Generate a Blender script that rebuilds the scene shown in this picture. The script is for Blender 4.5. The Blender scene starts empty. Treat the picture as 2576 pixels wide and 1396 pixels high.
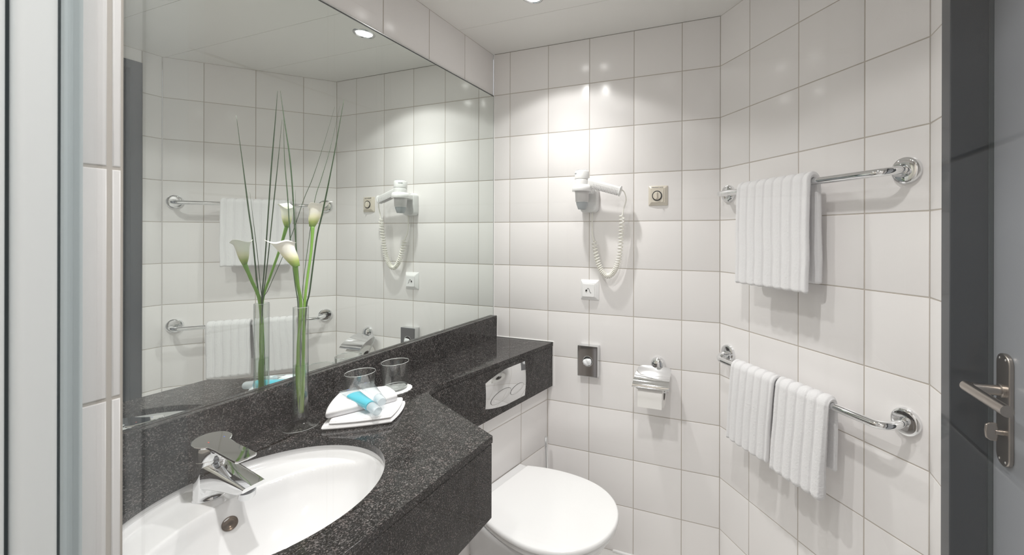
import bpy, bmesh, math, random
import numpy as np
from mathutils import Matrix, Vector

sc = bpy.context.scene
random.seed(7)
rng = np.random.default_rng(7)
PI = math.pi
H = 1.343            # eye height

# ------------------------------------------------------------------ camera
cam = bpy.data.cameras.new('camera'); camo = bpy.data.objects.new('camera', cam)
sc.collection.objects.link(camo); sc.camera = camo
F_PX, CX, CY, W_, H_ = 988.71, 1535.8, 590.36, 2576.0, 1396.0
cam.sensor_fit = 'HORIZONTAL'; cam.sensor_width = 36.0
cam.lens = F_PX / W_ * 36.0
cam.shift_x = (W_ / 2 - CX) / W_
cam.shift_y = (CY - H_ / 2) / W_
cam.clip_start = 0.01; cam.clip_end = 50
camo.matrix_world = (Matrix.Translation((1.1271, -1.5842, H)) @ Matrix.Rotation(0.3298, 4, 'Z')
                     @ Matrix.Rotation(PI / 2, 4, 'X') @ Matrix.Rotation(0.0022, 4, 'Z'))
cam.dof.use_dof = True; cam.dof.focus_distance = 1.10; cam.dof.aperture_fstop = 12.0

# ------------------------------------------------------------------ world, exposure, cycles
wd = bpy.data.worlds.new('world'); sc.world = wd; wd.use_nodes = True
wd.node_tree.nodes['Background'].inputs[0].default_value = (0.9, 0.93, 1.0, 1)
wd.node_tree.nodes['Background'].inputs[1].default_value = 0.3
sc.view_settings.view_transform = 'Standard'; sc.view_settings.look = 'None'
sc.view_settings.gamma = 1.0; sc.view_settings.use_curve_mapping = False
sc.view_settings.exposure = 1.22
cy = sc.cycles
cy.use_denoising = True; cy.denoiser = 'OPENIMAGEDENOISE'
cy.blur_glossy = 1.0; cy.sample_clamp_indirect = 4.0
cy.max_bounces = 14; cy.diffuse_bounces = 8; cy.glossy_bounces = 8; cy.transparent_max_bounces = 32; cy.transmission_bounces = 8

# lamps: position, diameter of light, watts  (their fittings are built further down)
LAMPS = [((0.405, -0.345), 0.50), ((0.42, -1.08), 0.66), ((0.98, -1.02), 0.52), ((0.90, -1.66), 0.27)]  # the third is an added fill lamp, no known source there
LAMP_W = 26.0
CEIL = 2.195
for (lx, ly), k in LAMPS:
    for size, blend, part in ((126, 0.2, 0.20), (112, 1.0, 0.80)):      # reflector lamp: wide spill and a soft main beam
        ld = bpy.data.lights.new('downlight_beam', 'SPOT'); ld.shadow_soft_size = 0.022
        ld.spot_size = math.radians(size); ld.spot_blend = blend
        ld.energy = LAMP_W * k * part; ld.color = (1.0, 0.988, 0.965)
        lo = bpy.data.objects.new('downlight_beam', ld); sc.collection.objects.link(lo)
        lo.location = (lx, ly, CEIL - 0.024)

# ------------------------------------------------------------------ materials
def newmat(name):
    m = bpy.data.materials.new(name); m.use_nodes = True
    return m, m.node_tree, m.node_tree.nodes['Principled BSDF']
def pmat(name, col, rough=0.5, metal=0.0, spec=0.5, bump=None, coat=0.0, sheen=0.0, sub=0.0, vary=0.0):
    m, nt, b = newmat(name)
    b.inputs['Base Color'].default_value = (*col, 1)
    b.inputs['Roughness'].default_value = rough
    b.inputs['Metallic'].default_value = metal
    b.inputs['Specular IOR Level'].default_value = spec
    b.inputs['Coat Weight'].default_value = coat; b.inputs['Coat Roughness'].default_value = 0.05
    b.inputs['Sheen Weight'].default_value = sheen
    if sub:
        b.inputs['Subsurface Weight'].default_value = sub
        b.inputs['Subsurface Radius'].default_value = (0.01, 0.01, 0.006)
        b.inputs['Subsurface Scale'].default_value = 0.3
    if bump or vary:
        tc = nt.nodes.new('ShaderNodeTexCoord')
    if bump:
        n = nt.nodes.new('ShaderNodeTexNoise'); n.inputs['Scale'].default_value = bump[0]; n.inputs['Detail'].default_value = 3
        bp = nt.nodes.new('ShaderNodeBump'); bp.inputs['Strength'].default_value = bump[1]; bp.inputs['Distance'].default_value = bump[2]
        nt.links.new(tc.outputs['Object'], n.inputs['Vector']); nt.links.new(n.outputs['Fac'], bp.inputs['Height'])
        nt.links.new(bp.outputs['Normal'], b.inputs['Normal'])
    if vary:
        oi = nt.nodes.new('ShaderNodeObjectInfo'); mr = nt.nodes.new('ShaderNodeMapRange')
        mr.inputs['To Min'].default_value = 1 - vary; mr.inputs['To Max'].default_value = 1.0
        mx = nt.nodes.new('ShaderNodeVectorMath'); mx.operation = 'SCALE'; mx.inputs[0].default_value = col
        nt.links.new(oi.outputs['Random'], mr.inputs['Value']); nt.links.new(mr.outputs[0], mx.inputs['Scale'])
        nt.links.new(mx.outputs[0], b.inputs['Base Color'])
    return m

M_TILE = pmat('glazed_tile', (0.88, 0.858, 0.85), 0.22, spec=0.5, bump=(7, 0.03, 0.002), vary=0.03)
M_GROUT = pmat('grout', (0.50, 0.455, 0.405), 0.9)
M_CEIL = pmat('ceiling_white', (0.80, 0.79, 0.765), 0.30, bump=(30, 0.02, 0.001))
M_SEAM = pmat('ceiling_seam', (0.35, 0.34, 0.32), 0.8)
M_FLOOR = pmat('floor_white', (0.80, 0.79, 0.77), 0.35)
M_CERAMIC = pmat('white_ceramic', (0.74, 0.74, 0.745), 0.07, spec=0.5, coat=0.3)
M_LID = pmat('white_duroplast', (0.88, 0.88, 0.88), 0.16)
M_CHROME = pmat('chrome', (0.82, 0.83, 0.84), 0.04, metal=1.0)
M_SATIN = pmat('satin_chrome', (0.72, 0.73, 0.74), 0.2, metal=1.0)
M_STEEL = pmat('brushed_nickel', (0.42, 0.38, 0.345), 0.3, metal=1.0, bump=(400, 0.05, 0.0005))
M_DARK = pmat('dark_gap', (0.015, 0.015, 0.015), 0.6)
M_BLACK = pmat('black_print', (0.012, 0.012, 0.012), 0.5)
M_WHITEP = pmat('white_plastic', (0.78, 0.78, 0.775), 0.28)
M_BRIGHTP = pmat('bright_white_plastic', (0.9, 0.9, 0.9), 0.25)
M_GREYP = pmat('light_grey_plastic', (0.62, 0.61, 0.61), 0.35)
M_NOZZLE = pmat('blue_grey_plastic', (0.40, 0.43, 0.45), 0.3)
M_CREAM = pmat('cream_plastic', (0.68, 0.63, 0.54), 0.3)
M_CORD = pmat('cream_cord', (0.86, 0.845, 0.78), 0.35)
M_DOOR = pmat('grey_door_lacquer', (0.27, 0.285, 0.31), 0.32, bump=(500, 0.03, 0.0003))
M_FRAME = pmat('anthracite_frame_lacquer', (0.026, 0.034, 0.042), 0.16)
M_ALU = pmat('pale_lacquered_aluminium', (0.70, 0.73, 0.735), 0.38, metal=0.0)
M_GASKET = pmat('dark_gasket', (0.05, 0.065, 0.07), 0.5)
M_PAPER = pmat('tissue_paper', (0.86, 0.845, 0.82), 0.9, bump=(900, 0.3, 0.0006))
M_CARD = pmat('cardboard_core', (0.22, 0.20, 0.18), 0.9)
M_COASTER = pmat('coaster_paper', (0.88, 0.88, 0.88), 0.85)
M_BAG = pmat('bag_paper', (0.85, 0.86, 0.88), 0.45)
M_SMOKE = pmat('smoked_chrome', (0.60, 0.57, 0.55), 0.08, metal=1.0)
M_SEAL = pmat('silicone', (0.85, 0.85, 0.84), 0.4)
M_RED = pmat('red_mark', (0.6, 0.06, 0.03), 0.5)
M_BLUE = pmat('blue_mark', (0.05, 0.10, 0.45), 0.5)
M_TEAL = pmat('chain_steel', (0.75, 0.75, 0.76), 0.15, metal=1.0)
M_MIRROR = pmat('mirror_silver', (0.84, 0.885, 0.857), 0.0, metal=1.0)
M_MEDGE = pmat('mirror_edge', (0.05, 0.06, 0.06), 0.25)
M_MEDGE2 = pmat('mirror_trim', (0.62, 0.64, 0.64), 0.2, metal=1.0)

def emat(name, col, s):
    m = bpy.data.materials.new(name); m.use_nodes = True; nt = m.node_tree
    nt.nodes.remove(nt.nodes['Principled BSDF']); e = nt.nodes.new('ShaderNodeEmission')
    e.inputs[0].default_value = (*col, 1); e.inputs[1].default_value = s
    nt.links.new(e.outputs[0], nt.nodes['Material Output'].inputs[0]); return m
M_LAMP = emat('lamp_glow', (1.0, 0.985, 0.96), 14.0)

def glassmat(name, col=(0.985, 0.992, 0.988), rough=0.0, gain=1.0, f0=0.04, body=None, bodymix=0.0, edge=None):
    """thin clear material: mirror-like by the angle of view, otherwise see-through; darker where one looks along the wall"""
    m = bpy.data.materials.new(name); m.use_nodes = True; nt = m.node_tree
    b = nt.nodes['Principled BSDF']
    def math_(op, a, c=None, clamp=False):
        n = nt.nodes.new('ShaderNodeMath'); n.operation = op; n.use_clamp = clamp
        for i, q in enumerate((a, c)):
            if q is None: continue
            if isinstance(q, (int, float)): n.inputs[i].default_value = q
            else: nt.links.new(q, n.inputs[i])
        return n.outputs[0]
    g = nt.nodes.new('ShaderNodeNewGeometry'); d = nt.nodes.new('ShaderNodeVectorMath'); d.operation = 'DOT_PRODUCT'
    nt.links.new(g.outputs['Normal'], d.inputs[0]); nt.links.new(g.outputs['Incoming'], d.inputs[1])
    c = math_('SUBTRACT', 1.0, math_('ABSOLUTE', d.outputs['Value']), True)
    fz = math_('MULTIPLY', math_('ADD', math_('MULTIPLY', math_('POWER', c, 5.0), 1 - f0), f0), gain, True)
    t = nt.nodes.new('ShaderNodeBsdfTransparent'); t.inputs[0].default_value = (*col, 1)
    if edge:
        mc = nt.nodes.new('ShaderNodeMix'); mc.data_type = 'RGBA'
        mc.inputs[6].default_value = (*col, 1); mc.inputs[7].default_value = (*edge, 1)
        nt.links.new(math_('POWER', c, 3.0), mc.inputs[0]); nt.links.new(mc.outputs[2], t.inputs[0])
    gl = nt.nodes.new('ShaderNodeBsdfGlossy'); gl.inputs['Roughness'].default_value = rough
    mx = nt.nodes.new('ShaderNodeMixShader'); nt.links.new(fz, mx.inputs[0])
    src = t.outputs[0]
    if body:
        b.inputs['Base Color'].default_value = (*body, 1); b.inputs['Roughness'].default_value = 0.2
        m2 = nt.nodes.new('ShaderNodeMixShader'); m2.inputs[0].default_value = bodymix
        nt.links.new(t.outputs[0], m2.inputs[1]); nt.links.new(b.outputs[0], m2.inputs[2]); src = m2.outputs[0]
    nt.links.new(src, mx.inputs[1]); nt.links.new(gl.outputs[0], mx.inputs[2])
    nt.links.new(mx.outputs[0], nt.nodes['Material Output'].inputs[0])
    return m
M_PANE = glassmat('shower_pane', (0.997, 0.999, 0.998), gain=0.75)
M_GLASS = glassmat('clear_glass', (0.99, 0.995, 0.992), gain=1.4, f0=0.07, edge=(0.72, 0.78, 0.75))
M_RIM = glassmat('glass_rim_glint', (0.9, 0.92, 0.91), gain=3.0, f0=0.12, body=(0.84, 0.88, 0.87), bodymix=0.50)  # white mixed into the glass paints bright glints along rims and foot
M_WATER = glassmat('water', (0.93, 0.97, 0.94), gain=1.0, f0=0.02, edge=(0.70, 0.80, 0.68))
M_TUBE = glassmat('frosted_tube', (0.95, 0.98, 0.99), 0.1, body=(0.88, 0.93, 0.95), bodymix=0.12)
M_GEL = pmat('cyan_gel', (0.0, 0.56, 0.70), 0.25)
M_CAP = glassmat('clear_cap', (0.94, 0.97, 0.98), 0.05, body=(0.85, 0.90, 0.93), bodymix=0.4)

def granite():
    m, nt, b = newmat('granite')
    tc = nt.nodes.new('ShaderNodeTexCoord')
    n1 = nt.nodes.new('ShaderNodeTexNoise'); n1.inputs['Scale'].default_value = 400; n1.inputs['Detail'].default_value = 4; n1.inputs['Roughness'].default_value = 0.65
    n2 = nt.nodes.new('ShaderNodeTexNoise'); n2.inputs['Scale'].default_value = 60; n2.inputs['Detail'].default_value = 3
    n3 = nt.nodes.new('ShaderNodeTexNoise'); n3.inputs['Scale'].default_value = 120
    v = nt.nodes.new('ShaderNodeTexVoronoi'); v.inputs['Scale'].default_value = 520
    for n in (n1, n2, n3, v): nt.links.new(tc.outputs['Object'], n.inputs['Vector'])
    mx = nt.nodes.new('ShaderNodeMath'); mx.operation = 'MULTIPLY_ADD'; mx.inputs[1].default_value = 0.16
    nt.links.new(n2.outputs['Fac'], mx.inputs[0]); nt.links.new(n1.outputs['Fac'], mx.inputs[2])
    r = nt.nodes.new('ShaderNodeValToRGB'); e = r.color_ramp.elements
    e[0].position = 0.47; e[0].color = (0.002, 0.002, 0.002, 1)
    e[1].position = 0.73; e[1].color = (0.19, 0.181, 0.176, 1)
    x = e.new(0.55); x.color = (0.004, 0.004, 0.004, 1)
    x = e.new(0.63); x.color = (0.027, 0.026, 0.0255, 1)
    nt.links.new(mx.outputs[0], r.inputs[0])
    r2 = nt.nodes.new('ShaderNodeValToRGB'); e = r2.color_ramp.elements
    e[0].position = 0.45; e[0].color = (1, 1, 1, 1); e[1].position = 0.75; e[1].color = (1.12, 0.95, 0.93, 1)
    nt.links.new(n3.outputs['Fac'], r2.inputs[0])
    mm = nt.nodes.new('ShaderNodeMix'); mm.data_type = 'RGBA'; mm.blend_type = 'MULTIPLY'; mm.inputs[0].default_value = 1
    nt.links.new(r.outputs[0], mm.inputs[6]); nt.links.new(r2.outputs[0], mm.inputs[7])
    nt.links.new(mm.outputs[2], b.inputs['Base Color'])
    b.inputs['Roughness'].default_value = 0.08; b.inputs['Specular IOR Level'].default_value = 0.22
    return m
M_GRAN = granite()

def terry():
    m, nt, b = newmat('terry_cloth')
    tc = nt.nodes.new('ShaderNodeTexCoord')
    n = nt.nodes.new('ShaderNodeTexNoise'); n.inputs['Scale'].default_value = 750; n.inputs['Detail'].default_value = 2
    bp = nt.nodes.new('ShaderNodeBump'); bp.inputs['Strength'].default_value = 0.55; bp.inputs['Distance'].default_value = 0.0016
    nt.links.new(tc.outputs['Object'], n.inputs['Vector']); nt.links.new(n.outputs['Fac'], bp.inputs['Height']); nt.links.new(bp.outputs[0], b.inputs['Normal'])
    b.inputs['Base Color'].default_value = (0.80, 0.795, 0.805, 1); b.inputs['Roughness'].default_value = 1.0
    b.inputs['Specular IOR Level'].default_value = 0.1; b.inputs['Sheen Weight'].default_value = 0.25
    return m
M_TERRY = terry()

def plant(name, stops):
    m, nt, b = newmat(name)
    a = nt.nodes.new('ShaderNodeAttribute'); a.attribute_name = 'along'
    r = nt.nodes.new('ShaderNodeValToRGB'); e = r.color_ramp.elements
    while len(e) > 2: e.remove(e[0])
    e[0].position, e[0].color = stops[0][0], (*stops[0][1], 1)
    e[1].position, e[1].color = stops[-1][0], (*stops[-1][1], 1)
    for p, c in stops[1:-1]: x = e.new(p); x.color = (*c, 1)
    nt.links.new(a.outputs['Fac'], r.inputs[0]); nt.links.new(r.outputs[0], b.inputs['Base Color'])
    b.inputs['Roughness'].default_value = 0.4
    b.inputs['Subsurface Weight'].default_value = 0.1; b.inputs['Subsurface Scale'].default_value = 0.005; b.inputs['Subsurface Radius'].default_value = (1, 1, 0.8)
    return m
M_CALLA = plant('calla_spathe', [(0.0, (0.14, 0.30, 0.04)), (0.22, (0.42, 0.52, 0.14)), (0.42, (0.84, 0.83, 0.56)), (0.62, (0.88, 0.88, 0.78)), (1.0, (0.90, 0.89, 0.82))])
M_STEM = plant('calla_stem', [(0.0, (0.42, 0.50, 0.16)), (0.25, (0.22, 0.42, 0.055)), (1.0, (0.17, 0.36, 0.05))])
M_GRASS = pmat('bear_grass', (0.035, 0.085, 0.03), 0.45)
M_SPADIX = pmat('calla_spadix', (0.85, 0.62, 0.10), 0.7, bump=(900, 0.5, 0.001))

# ------------------------------------------------------------------ helpers
def tag(o, label=None, cat=None, group=None, kind=None):
    if label: o['label'] = label
    if cat: o['category'] = cat
    if group: o['group'] = group
    if kind: o['kind'] = kind
    return o
def empty(name, loc, rz=0.0, **k):
    o = bpy.data.objects.new(name, None); sc.collection.objects.link(o)
    o.location = loc; o.rotation_euler = (0, 0, rz); o.empty_display_size = 0.02
    return tag(o, **k)
def root_of(p):
    while p.parent: p = p.parent
    return p
def obj(name, geo, mat, parent=None, smooth=None, local=False, bevel=None, along=None):
    """geo = (verts, faces) in world space (or in the root's space with local=True)"""
    v, f = geo
    v = np.array(v, float).reshape(-1, 3)
    if parent is not None and not local:
        v = v - np.array(root_of(parent).location)
    me = bpy.data.meshes.new(name)
    me.from_pydata(v.tolist(), [], [tuple(int(i) for i in q) for q in f]); me.update()
    bm = bmesh.new(); bm.from_mesh(me); bmesh.ops.recalc_face_normals(bm, faces=bm.faces); bm.to_mesh(me); bm.free()
    if along is not None:
        at = me.attributes.new('along', 'FLOAT', 'POINT'); at.data.foreach_set('value', np.array(along, dtype=np.float32))
    me.materials.append(mat)
    if smooth is True: me.shade_smooth()
    elif smooth: me.shade_smooth(); me.set_sharp_from_angle(angle=math.radians(smooth))
    o = bpy.data.objects.new(name, me); sc.collection.objects.link(o)
    if parent is not None: o.parent = parent
    if bevel:
        md = o.modifiers.new('bevel', 'BEVEL'); md.width = bevel; md.segments = 2; md.limit_method = 'ANGLE'; md.angle_limit = math.radians(40)
    return o
def join(*gs):
    V, Fc, n = [], [], 0
    for v, f in gs:
        V += [tuple(p) for p in v]; Fc += [tuple(i + n for i in q) for q in f]; n += len(v)
    return V, Fc
def box(x0, x1, y0, y1, z0, z1):
    v = [(x, y, z) for z in (z0, z1) for y in (y0, y1) for x in (x0, x1)]
    f = [(0, 2, 3, 1), (4, 5, 7, 6), (0, 1, 5, 4), (2, 6, 7, 3), (0, 4, 6, 2), (1, 3, 7, 5)]
    return v, f
def xf(geo, M):
    v, f = geo
    return [tuple(M @ Vector(p)) for p in v], f
def lathe(prof, n=48, M=None, cap=True):
    """prof list of (r, z) revolved about z"""
    v, f = [], []
    for r, z in prof:
        for i in range(n):
            a = 2 * PI * i / n; v.append((r * math.cos(a), r * math.sin(a), z))
    for j in range(len(prof) - 1):
        for i in range(n):
            k = (i + 1) % n; f.append((j * n + i, j * n + k, (j + 1) * n + k, (j + 1) * n + i))
    if cap:
        if prof[0][0] > 1e-6: f.append(tuple(range(n))[::-1])
        if prof[-1][0] > 1e-6: f.append(tuple((len(prof) - 1) * n + i for i in range(n)))
    g = (v, f)
    return xf(g, M) if M is not None else g
def catmull(pts, n=8):
    P = [np.array(p, float) for p in pts]; P = [2 * P[0] - P[1]] + P + [2 * P[-1] - P[-2]]; out = []
    for i in range(1, len(P) - 2):
        for t in np.linspace(0, 1, n, endpoint=False):
            a, b, c, d = P[i - 1:i + 3]
            out.append(0.5 * (2 * b + (c - a) * t + (2 * a - 5 * b + 4 * c - d) * t * t + (3 * b - a - 3 * c + d) * t ** 3))
    out.append(P[-2]); return np.array(out)
def frames(path):
    path = np.array(path, float); T = np.gradient(path, axis=0); T /= np.linalg.norm(T, axis=1)[:, None] + 1e-12
    up = np.array([0, 0, 1.0]) if abs(T[0][2]) < 0.9 else np.array([1.0, 0, 0])
    N = []; n = up - T[0] * (up @ T[0]); n /= np.linalg.norm(n)
    for t in T:
        n = n - t * (n @ t); n /= np.linalg.norm(n); N.append(n.copy())
    N = np.array(N); B = np.cross(T, N); return T, N, B
def tube(path, r, n=12, cap=True, ell=1.0):
    path = np.array(path, float); T, N, B = frames(path)
    r = np.full(len(path), r) if np.isscalar(r) else np.array(r)
    v = []
    for i in range(len(path)):
        for k in range(n):
            a = 2 * PI * k / n; v.append(tuple(path[i] + r[i] * (math.cos(a) * N[i] + ell * math.sin(a) * B[i])))
    f = [(i * n + k, i * n + (k + 1) % n, (i + 1) * n + (k + 1) % n, (i + 1) * n + k) for i in range(len(path) - 1) for k in range(n)]
    if cap: f += [tuple(range(n))[::-1], tuple((len(path) - 1) * n + k for k in range(n))]
    return v, f
def grid(P, closed_u=False):
    """P array (nu, nv, 3)"""
    nu, nv = P.shape[:2]; v = P.reshape(-1, 3)
    f = [(i * nv + j, i * nv + j + 1, ((i + 1) % nu) * nv + j + 1, ((i + 1) % nu) * nv + j)
         for i in range(nu if closed_u else nu - 1) for j in range(nv - 1)]
    return v, f
def text_obj(s, size, M, mat, parent, name='lettering', ext=0.0002, align='CENTER'):
    cu = bpy.data.curves.new('t', 'FONT'); cu.body = s; cu.size = size; cu.extrude = ext; cu.align_x = align; cu.align_y = 'CENTER'
    to = bpy.data.objects.new('t', cu); sc.collection.objects.link(to)
    dg = bpy.context.evaluated_depsgraph_get(); me = bpy.data.meshes.new_from_object(to.evaluated_get(dg))
    bpy.data.objects.remove(to)
    me.name = name; me.materials.clear(); me.materials.append(mat)
    o = bpy.data.objects.new(name, me); sc.collection.objects.link(o)
    L = Matrix.Translation(-Vector(root_of(parent).location)) if parent else Matrix()
    me.transform(L @ M)
    if parent: o.parent = parent
    return o

# ------------------------------------------------------------------ tiled walls
GAP = 0.003; REC = 0.0009
_tiles = {}
def tile_mesh(w, h):
    key = (round(w, 4), round(h, 4))
    if key in _tiles: return _tiles[key]
    b = 0.0011; d = 0.0013; a, c = w / 2, h / 2
    def ring(dx, dy): return [(-a + dx, dy, -c + dx), (a - dx, dy, -c + dx), (a - dx, dy, c - dx), (-a + dx, dy, c - dx)]
    v = ring(0, d) + ring(0, b * 0.75) + ring(b * 0.35, b * 0.2) + ring(b, 0)
    f = [(k * 4 + i, k * 4 + (i + 1) % 4, (k + 1) * 4 + (i + 1) % 4, (k + 1) * 4 + i) for k in range(3) for i in range(4)] + [(12, 13, 14, 15)]
    me = bpy.data.meshes.new('tile'); me.from_pydata(v, [], f); me.update()
    me.materials.append(M_TILE); _tiles[key] = me
    me.shade_smooth(); me.set_sharp_from_angle(angle=math.radians(50))
    return me
ROWS = [0.0] + [0.2 * k for k in range(1, 11)] + [CEIL]
def tiled_wall(name, org, ang, length, cols, z0, z1, thick=0.05, rows=None, holes=(), tiles=True, u0=0.0):
    """wall face through org, running along angle ang, room on the right-hand side (-local y)"""
    w = empty(name, (org[0], org[1], 0), ang, kind='structure')
    obj('wall_core', box(u0, length, REC, thick, z0, z1), M_GROUT, w, local=True)
    if not tiles: return w
    rows = rows or ROWS
    ce = sorted(set([u0] + [c for c in cols if u0 < c < length] + [length]))
    re = sorted(set([z0] + [r for r in rows if z0 < r < z1] + [z1]))
    for i in range(len(ce) - 1):
        for j in range(len(re) - 1):
            a, b, c, d = ce[i], ce[i + 1], re[j], re[j + 1]
            if b - a < 0.005 or d - c < 0.008: continue
            if any(a >= h[0] - 1e-4 and b <= h[1] + 1e-4 and c >= h[2] - 1e-4 and d <= h[3] + 1e-4 for h in holes): continue
            o = bpy.data.objects.new('tile', tile_mesh(b - a - GAP, d - c - GAP)); sc.collection.objects.link(o)
            o.parent = w; o.location = ((a + b) / 2, random.uniform(-0.00012, 0.00012), (c + d) / 2)
            o.rotation_euler = (random.gauss(0, 0.0006), 0, random.gauss(0, 0.0006))
    return w

S2 = 2 ** -0.5
C0 = (1.0352, 0.0); C4 = (C0[0] + 0.6977 * S2, -0.6977 * S2)     # ends of the slanted wall
YP = -1.395                                                     # vanity side of the partition
GLY = -1.427                                                     # plane of the shower glass
# behind the mirror the wall needs no tiles
tiled_wall('wall_left', (-0.004, YP), PI / 2, -YP, [-YP - 0.2 * k for k in range(1, 7)], 0, CEIL,
           holes=[(0, 2, -1, 2.0)])
tiled_wall('wall_back', (0, 0), 0, C0[0], [0.0872 + 0.2 * k for k in range(5)], 0, CEIL)
tiled_wall('wall_right', C0, -PI / 4, 0.6977, [0.15, 0.35, 0.55], 0, CEIL)
wd_ = tiled_wall('wall_door', C4, -PI / 2, 0.067, [], 0, CEIL, thick=0.12)
tiled_wall('wall_above_door', (C4[0], C4[1] - 0.067), -PI / 2, 0.94, [0.33, 0.53, 0.73], 2.136, CEIL, thick=0.12)
tiled_wall('wall_entrance', (C4[0], -1.50), PI, C4[0] - 1.326, [0.1], 0, CEIL)
# low wall that boxes in the cistern
AC = math.atan2(0.9803, 0.1977); DC = Vector((0.1977, 0.9803, 0)); NC = Vector((0.9803, -0.1977, 0))
LC = 1.05
pc = Vector((0.286, 0, 0)) - DC * LC
tiled_wall('wall_cistern', (pc.x, pc.y), AC, LC, [LC - 0.168 - 0.2 * k for k in range(6)], 0, 0.842, thick=0.03,
           holes=[(0, 2, 0.6, 0.85)] if False else ())
# partition between vanity and shower
tiled_wall('wall_partition', (0.6077, -1.50), PI / 2, 0.105, [0.097], 0, CEIL, thick=0.60)
tiled_wall('wall_shower_left', (0.40, -1.892), PI / 2, 0.392, [0.1, 0.3], 0, CEIL, thick=0.05)
tiled_wall('wall_shower_back', (1.275, -1.892), PI, 0.875, [0.0375 + 0.2 * k for k in range(6)], 0, CEIL, thick=0.05)
tiled_wall('wall_shower_right', (1.275, -1.40), -PI / 2, 0.492, [0.12, 0.32], 0, CEIL, thick=0.05)

tag(obj('floor', box(-0.05, 1.75, -2.0, 0.05, -0.05, 0.0), M_FLOOR), kind='structure')
cl = empty('ceiling', (0, 0, CEIL), kind='structure')
obj('ceiling_core', box(-0.05, 1.75, -2.0, 0.05, CEIL + 0.004, CEIL + 0.05), M_SEAM, cl)
ys = [0.0, -0.237] + [-0.237 - 0.25 * k for k in range(1, 7)] + [-1.98]
for a, b in zip(ys[:-1], ys[1:]):
    g = 0.0006
    o = obj('ceiling_panel', box(-0.02, 1.60, b + g, a - g, CEIL, CEIL + 0.004), M_CEIL, cl, bevel=0.0005)
# fine silicone joints in the corners
obj_seal = tag(obj('trim_1', join(tube([(0.001, -0.001, 0.861), (0.001, -0.001, CEIL)], 0.0022, 8)), M_SEAL), kind='structure')
tag(obj('trim_2', tube([Vector((0.3175, -0.0015, 0.664)), Vector((0.3175, -0.0015, 0.863)), Vector((0.02, -0.0015, 0.863)), Vector((0.0215, -0.0015, 0.962))], 0.0022, 8), M_SEAL), kind='structure')
tag(obj('trim_3', tube([(0.60, -0.003, 0.003), (C0[0], -0.003, 0.003)], 0.006, 8), M_SEAL), kind='structure')

# door frame (steel) and leaf
fr = empty('door_frame', (1.5234, -0.58, 0), kind='structure'); fr.name = 'trim_4'
obj('jamb', box(1.5234, 1.66, -0.599, -0.561, 0, 2.136), M_FRAME, fr, bevel=0.0015)
obj('jamb', box(1.5234, 1.66, -1.45, -1.412, 0, 2.136), M_FRAME, fr, bevel=0.0015)
obj('head', box(1.5234, 1.66, -1.412, -0.599, 2.098, 2.136), M_FRAME, fr, bevel=0.0015)
obj('seal', box(1.586, 1.592, -0.6035, -0.599, 0, 2.098), M_GASKET, fr)
dr = empty('door_1', (1.60, -0.60, 0), kind='structure')
obj('door_leaf', box(1.592, 1.632, -1.408, -0.603, 0.005, 2.094), M_DOOR, dr, bevel=0.002)
def stadium(y0, y1, z0, z1, x0, x1, r, n=8):
    pts = []
    for cy_, cz_, a0 in ((y1 - r, z1 - r, 0), (y0 + r, z1 - r, PI / 2), (y0 + r, z0 + r, PI), (y1 - r, z0 + r, 1.5 * PI)):
        for i in range(n + 1):
            a = a0 + PI / 2 * i / n; pts.append((cy_ + r * math.cos(a), cz_ + r * math.sin(a)))
    m = len(pts); v = [(x0, a, b) for a, b in pts] + [(x1, a, b) for a, b in pts]
    f = [tuple(range(m)), tuple(range(m, 2 * m))[::-1]] + [(i, (i + 1) % m, m + (i + 1) % m, m + i) for i in range(m)]
    return v, f
hp = obj('handle_plate', stadium(-0.669, -0.629, 0.912, 1.122, 1.584, 1.592, 0.0195), M_STEEL, dr, smooth=40, bevel=0.0015)
for y, z in ((-0.640, 1.112), (-0.658, 1.112), (-0.640, 0.922), (-0.658, 0.922)):
    obj('screw', lathe([(0.0001, 0.0012), (0.0018, 0.001), (0.0026, 0)], 12, Matrix.Translation((1.584, y, z)) @ Matrix.Rotation(-PI / 2, 4, 'Y')), M_CHROME, hp, smooth=True)
lv = obj('lever', tube(catmull([(1.590, -0.649, 1.052), (1.56, -0.649, 1.052), (1.538, -0.6495, 1.0525)], 5).tolist() + [], 0.0095, 16), M_STEEL, dr, smooth=40)
obj('lever_grip', tube([(1.5312, -0.6420, 1.0525), (1.5305, -0.70, 1.0545), (1.53, -0.773, 1.0575)], 0.0095, 20), M_STEEL, lv, smooth=40)
obj('collar', lathe([(0.0125, 0), (0.0125, 0.004), (0.011, 0.005)], 24, Matrix.Translation((1.584, -0.649, 1.052)) @ Matrix.Rotation(-PI / 2, 4, 'Y')), M_STEEL, dr, smooth=40)
tt = obj('thumbturn', tube([(1.584, -0.650, 0.974), (1.572, -0.650, 0.974)], 0.005, 12), M_STEEL, dr, smooth=40)
pd = [(0, -1), (0.6, -1.05), (1, -0.75), (1.08, 0), (1, 0.75), (0.6, 1.05), (0, 1), (-0.12, 0.5), (-0.12, -0.5)]
v = [(1.575 - 0.017 * a, -0.653, 0.974 + 0.0165 * b) for a, b in pd] + [(1.575 - 0.017 * a, -0.647, 0.974 + 0.0165 * b) for a, b in pd]
m_ = len(pd)
obj('thumb_paddle', (v, [tuple(range(m_)), tuple(range(m_, 2 * m_))[::-1]] + [(i, (i + 1) % m_, m_ + (i + 1) % m_, m_ + i) for i in range(m_)]), M_STEEL, tt, bevel=0.002)

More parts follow.
